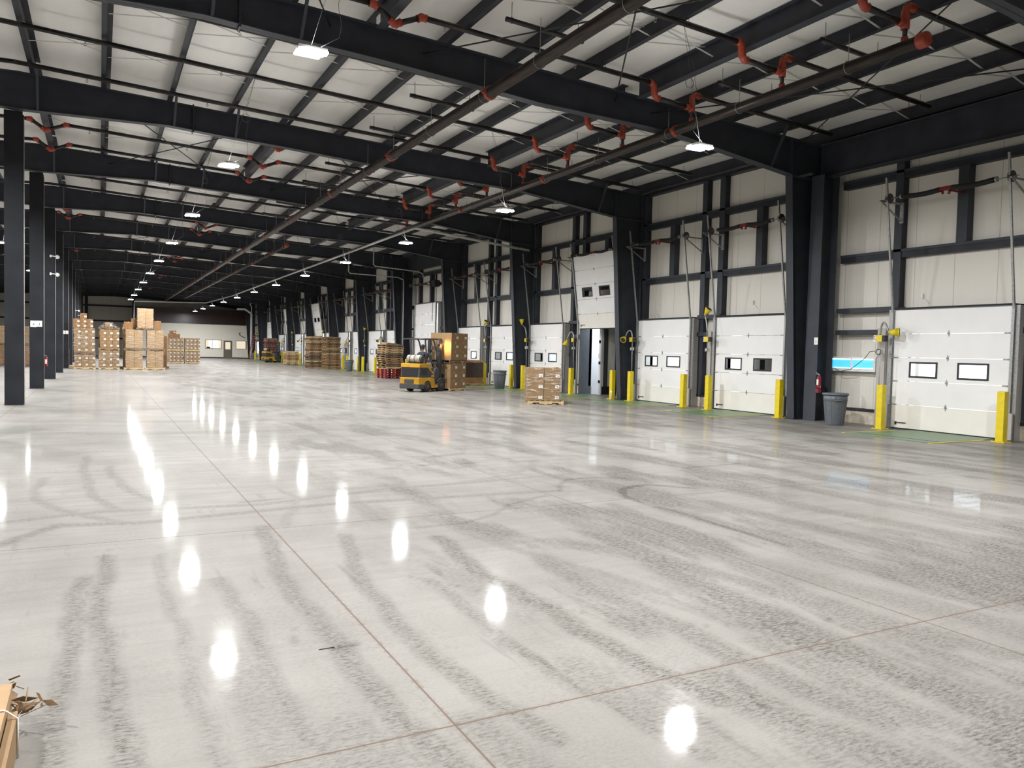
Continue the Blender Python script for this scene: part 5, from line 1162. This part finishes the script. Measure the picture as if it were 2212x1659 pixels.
for sg in (1, -1):
    b = len(J); J += [((.0, sg*.17, 1.57), .062), ((.10, sg*.22, 1.34), .046), ((.20, sg*.19, 1.29), .04), ((.27, sg*.13, 1.36), .028), ((.30, sg*.11, 1.39), (.034, .018))]
    E_ += [(3, b), (b, b+1), (b+1, b+2), (b+2, b+3), (b+3, b+4)]; h = b+4
    for f_ in range(4):
        q = len(J); yy = sg*(.085+.017*f_); ln = (.045, .052, .048, .038)[f_]
        J += [((.325, yy, 1.405), .009), ((.335+ln*.3, yy, 1.395), .008), ((.33+ln*.2, yy, 1.375), .0075)]; E_ += [(h, q), (q, q+1), (q+1, q+2)]
    q = len(J); J += [((.29, sg*.085, 1.40), .009), ((.305, sg*.075, 1.42), .008)]; E_ += [(h, q), (q, q+1)]
    q = len(J); J += [((.05, sg*.10, 1.14), .085), ((.26, sg*.13, 1.16), .075), ((.40, sg*.13, 1.12), .06), ((.42, sg*.13, .90), .05), ((.43, sg*.13, .72), .038), ((.52, sg*.13, .68), (.04, .03))]
    E_ += [(0, q), (q, q+1), (q+1, q+2), (q+2, q+3), (q+3, q+4), (q+4, q+5)]
body = skin_obj('body', J, E_, 'skin', drv)
# head: eyes at half height, nose, mouth, ears
m = MB(); n = 20; hc = Vector((.055, 0, 1.83))
rings = [(-.125, .030, .035), (-.11, .055, .045), (-.08, .075, .058), (-.04, .088, .067), (0, .094, .073), (.04, .097, .076), (.08, .088, .070), (.105, .062, .052), (.12, .02, .02)]
vs = []
for z_, rx, ry in rings:
    for j in range(n):
        a = 2*PI*j/n; x = rx*math.cos(a); y = ry*math.sin(a)
        if abs(a) < .25 or abs(a-2*PI) < .25:
            x += {0: .0, -.04: .016, -.08: .004}.get(z_, 0)
        if z_ == 0 and .25 < min(a, 2*PI-a) < .7: x -= .006
        vs.append((hc.x+x, hc.y+y, hc.z+z_))
fs_ = [(i*n+j, i*n+(j+1) % n, (i+1)*n+(j+1) % n, (i+1)*n+j) for i in range(len(rings)-1) for j in range(n)]
m.add(vs, fs_, 0, True); m.add([vs[j] for j in range(n)], [tuple(range(n))], 0); m.add([vs[-n+j] for j in range(n)], [tuple(range(n))], 0)
m.prism([(hc.x+.09, hc.z-.005), (hc.x+.118, hc.z-.04), (hc.x+.09, hc.z-.05)], 'y', -.010, .010)
for sg in (1, -1): m.lathe([(.01, -.006), (.026, -.004), (.028, .004), (.012, .008)], (hc.x-.005, sg*.077, hc.z-.01), 10, 'y')
m.box(hc.x+.080, hc.x+.092, -.022, .022, hc.z-.082, hc.z-.074, 1)
for sg in (1, -1): m.lathe([(.003, -.004), (.010, 0), (.003, .004)], (hc.x+.086, sg*.03, hc.z), 8, 'x', 1)
m.build('head', ['skin', 'hair'], drv)
m = MB(); vs = []; rg = [(-.05, .098, .078), (0, .103, .082), (.045, .107, .086), (.085, .098, .08), (.115, .07, .06), (.132, .02, .02)]
for z_, rx, ry in rg:
    for j in range(n):
        a = 2*PI*j/n; x = rx*math.cos(a); y = ry*math.sin(a)
        if math.cos(a) > .45 and z_ < .05: x *= .8; y *= .8
        vs.append((hc.x-.006+x, y, hc.z+z_))
m.add(vs, [(i*n+j, i*n+(j+1) % n, (i+1)*n+(j+1) % n, (i+1)*n+j) for i in range(len(rg)-1) for j in range(n)], 0, True); m.add([vs[-n+j] for j in range(n)], [tuple(range(n))], 0); m.build('hair', 'hair', drv)
JS = [((0, 0, 1.15), (.16, .135)), ((.0, 0, 1.30), (.15, .12)), ((.0, 0, 1.45), (.17, .13)), ((.01, 0, 1.59), (.14, .105)), ((.015, 0, 1.66), (.068, .064))]; ES = [(0, 1), (1, 2), (2, 3), (3, 4)]
for sg in (1, -1): b = len(JS); JS += [((.0, sg*.17, 1.575), .082), ((.07, sg*.21, 1.41), .066), ((.10, sg*.22, 1.35), .062)]; ES += [(3, b), (b, b+1), (b+1, b+2)]
skin_obj('shirt', JS, ES, 'shirt', drv)
JT = [((0, 0, 1.15), (.155, .13))]; ET = []
for sg in (1, -1): b = len(JT); JT += [((.06, sg*.10, 1.14), .10), ((.26, sg*.13, 1.16), .09), ((.41, sg*.13, 1.11), .074), ((.43, sg*.13, .90), .064), ((.435, sg*.13, .76), .058)]; ET += [(0, b), (b, b+1), (b+1, b+2), (b+2, b+3), (b+3, b+4)]
skin_obj('trousers', JT, ET, 'pants', drv)
for sg in (1, -1): MB().prism([(.37, .645), (.37, .73), (.46, .745), (.58, .69), (.59, .645)], 'y', sg*.13-.045, sg*.13+.045).build('shoe', 'blackm', drv, bevel=.015)
bpy.context.view_layer.update()
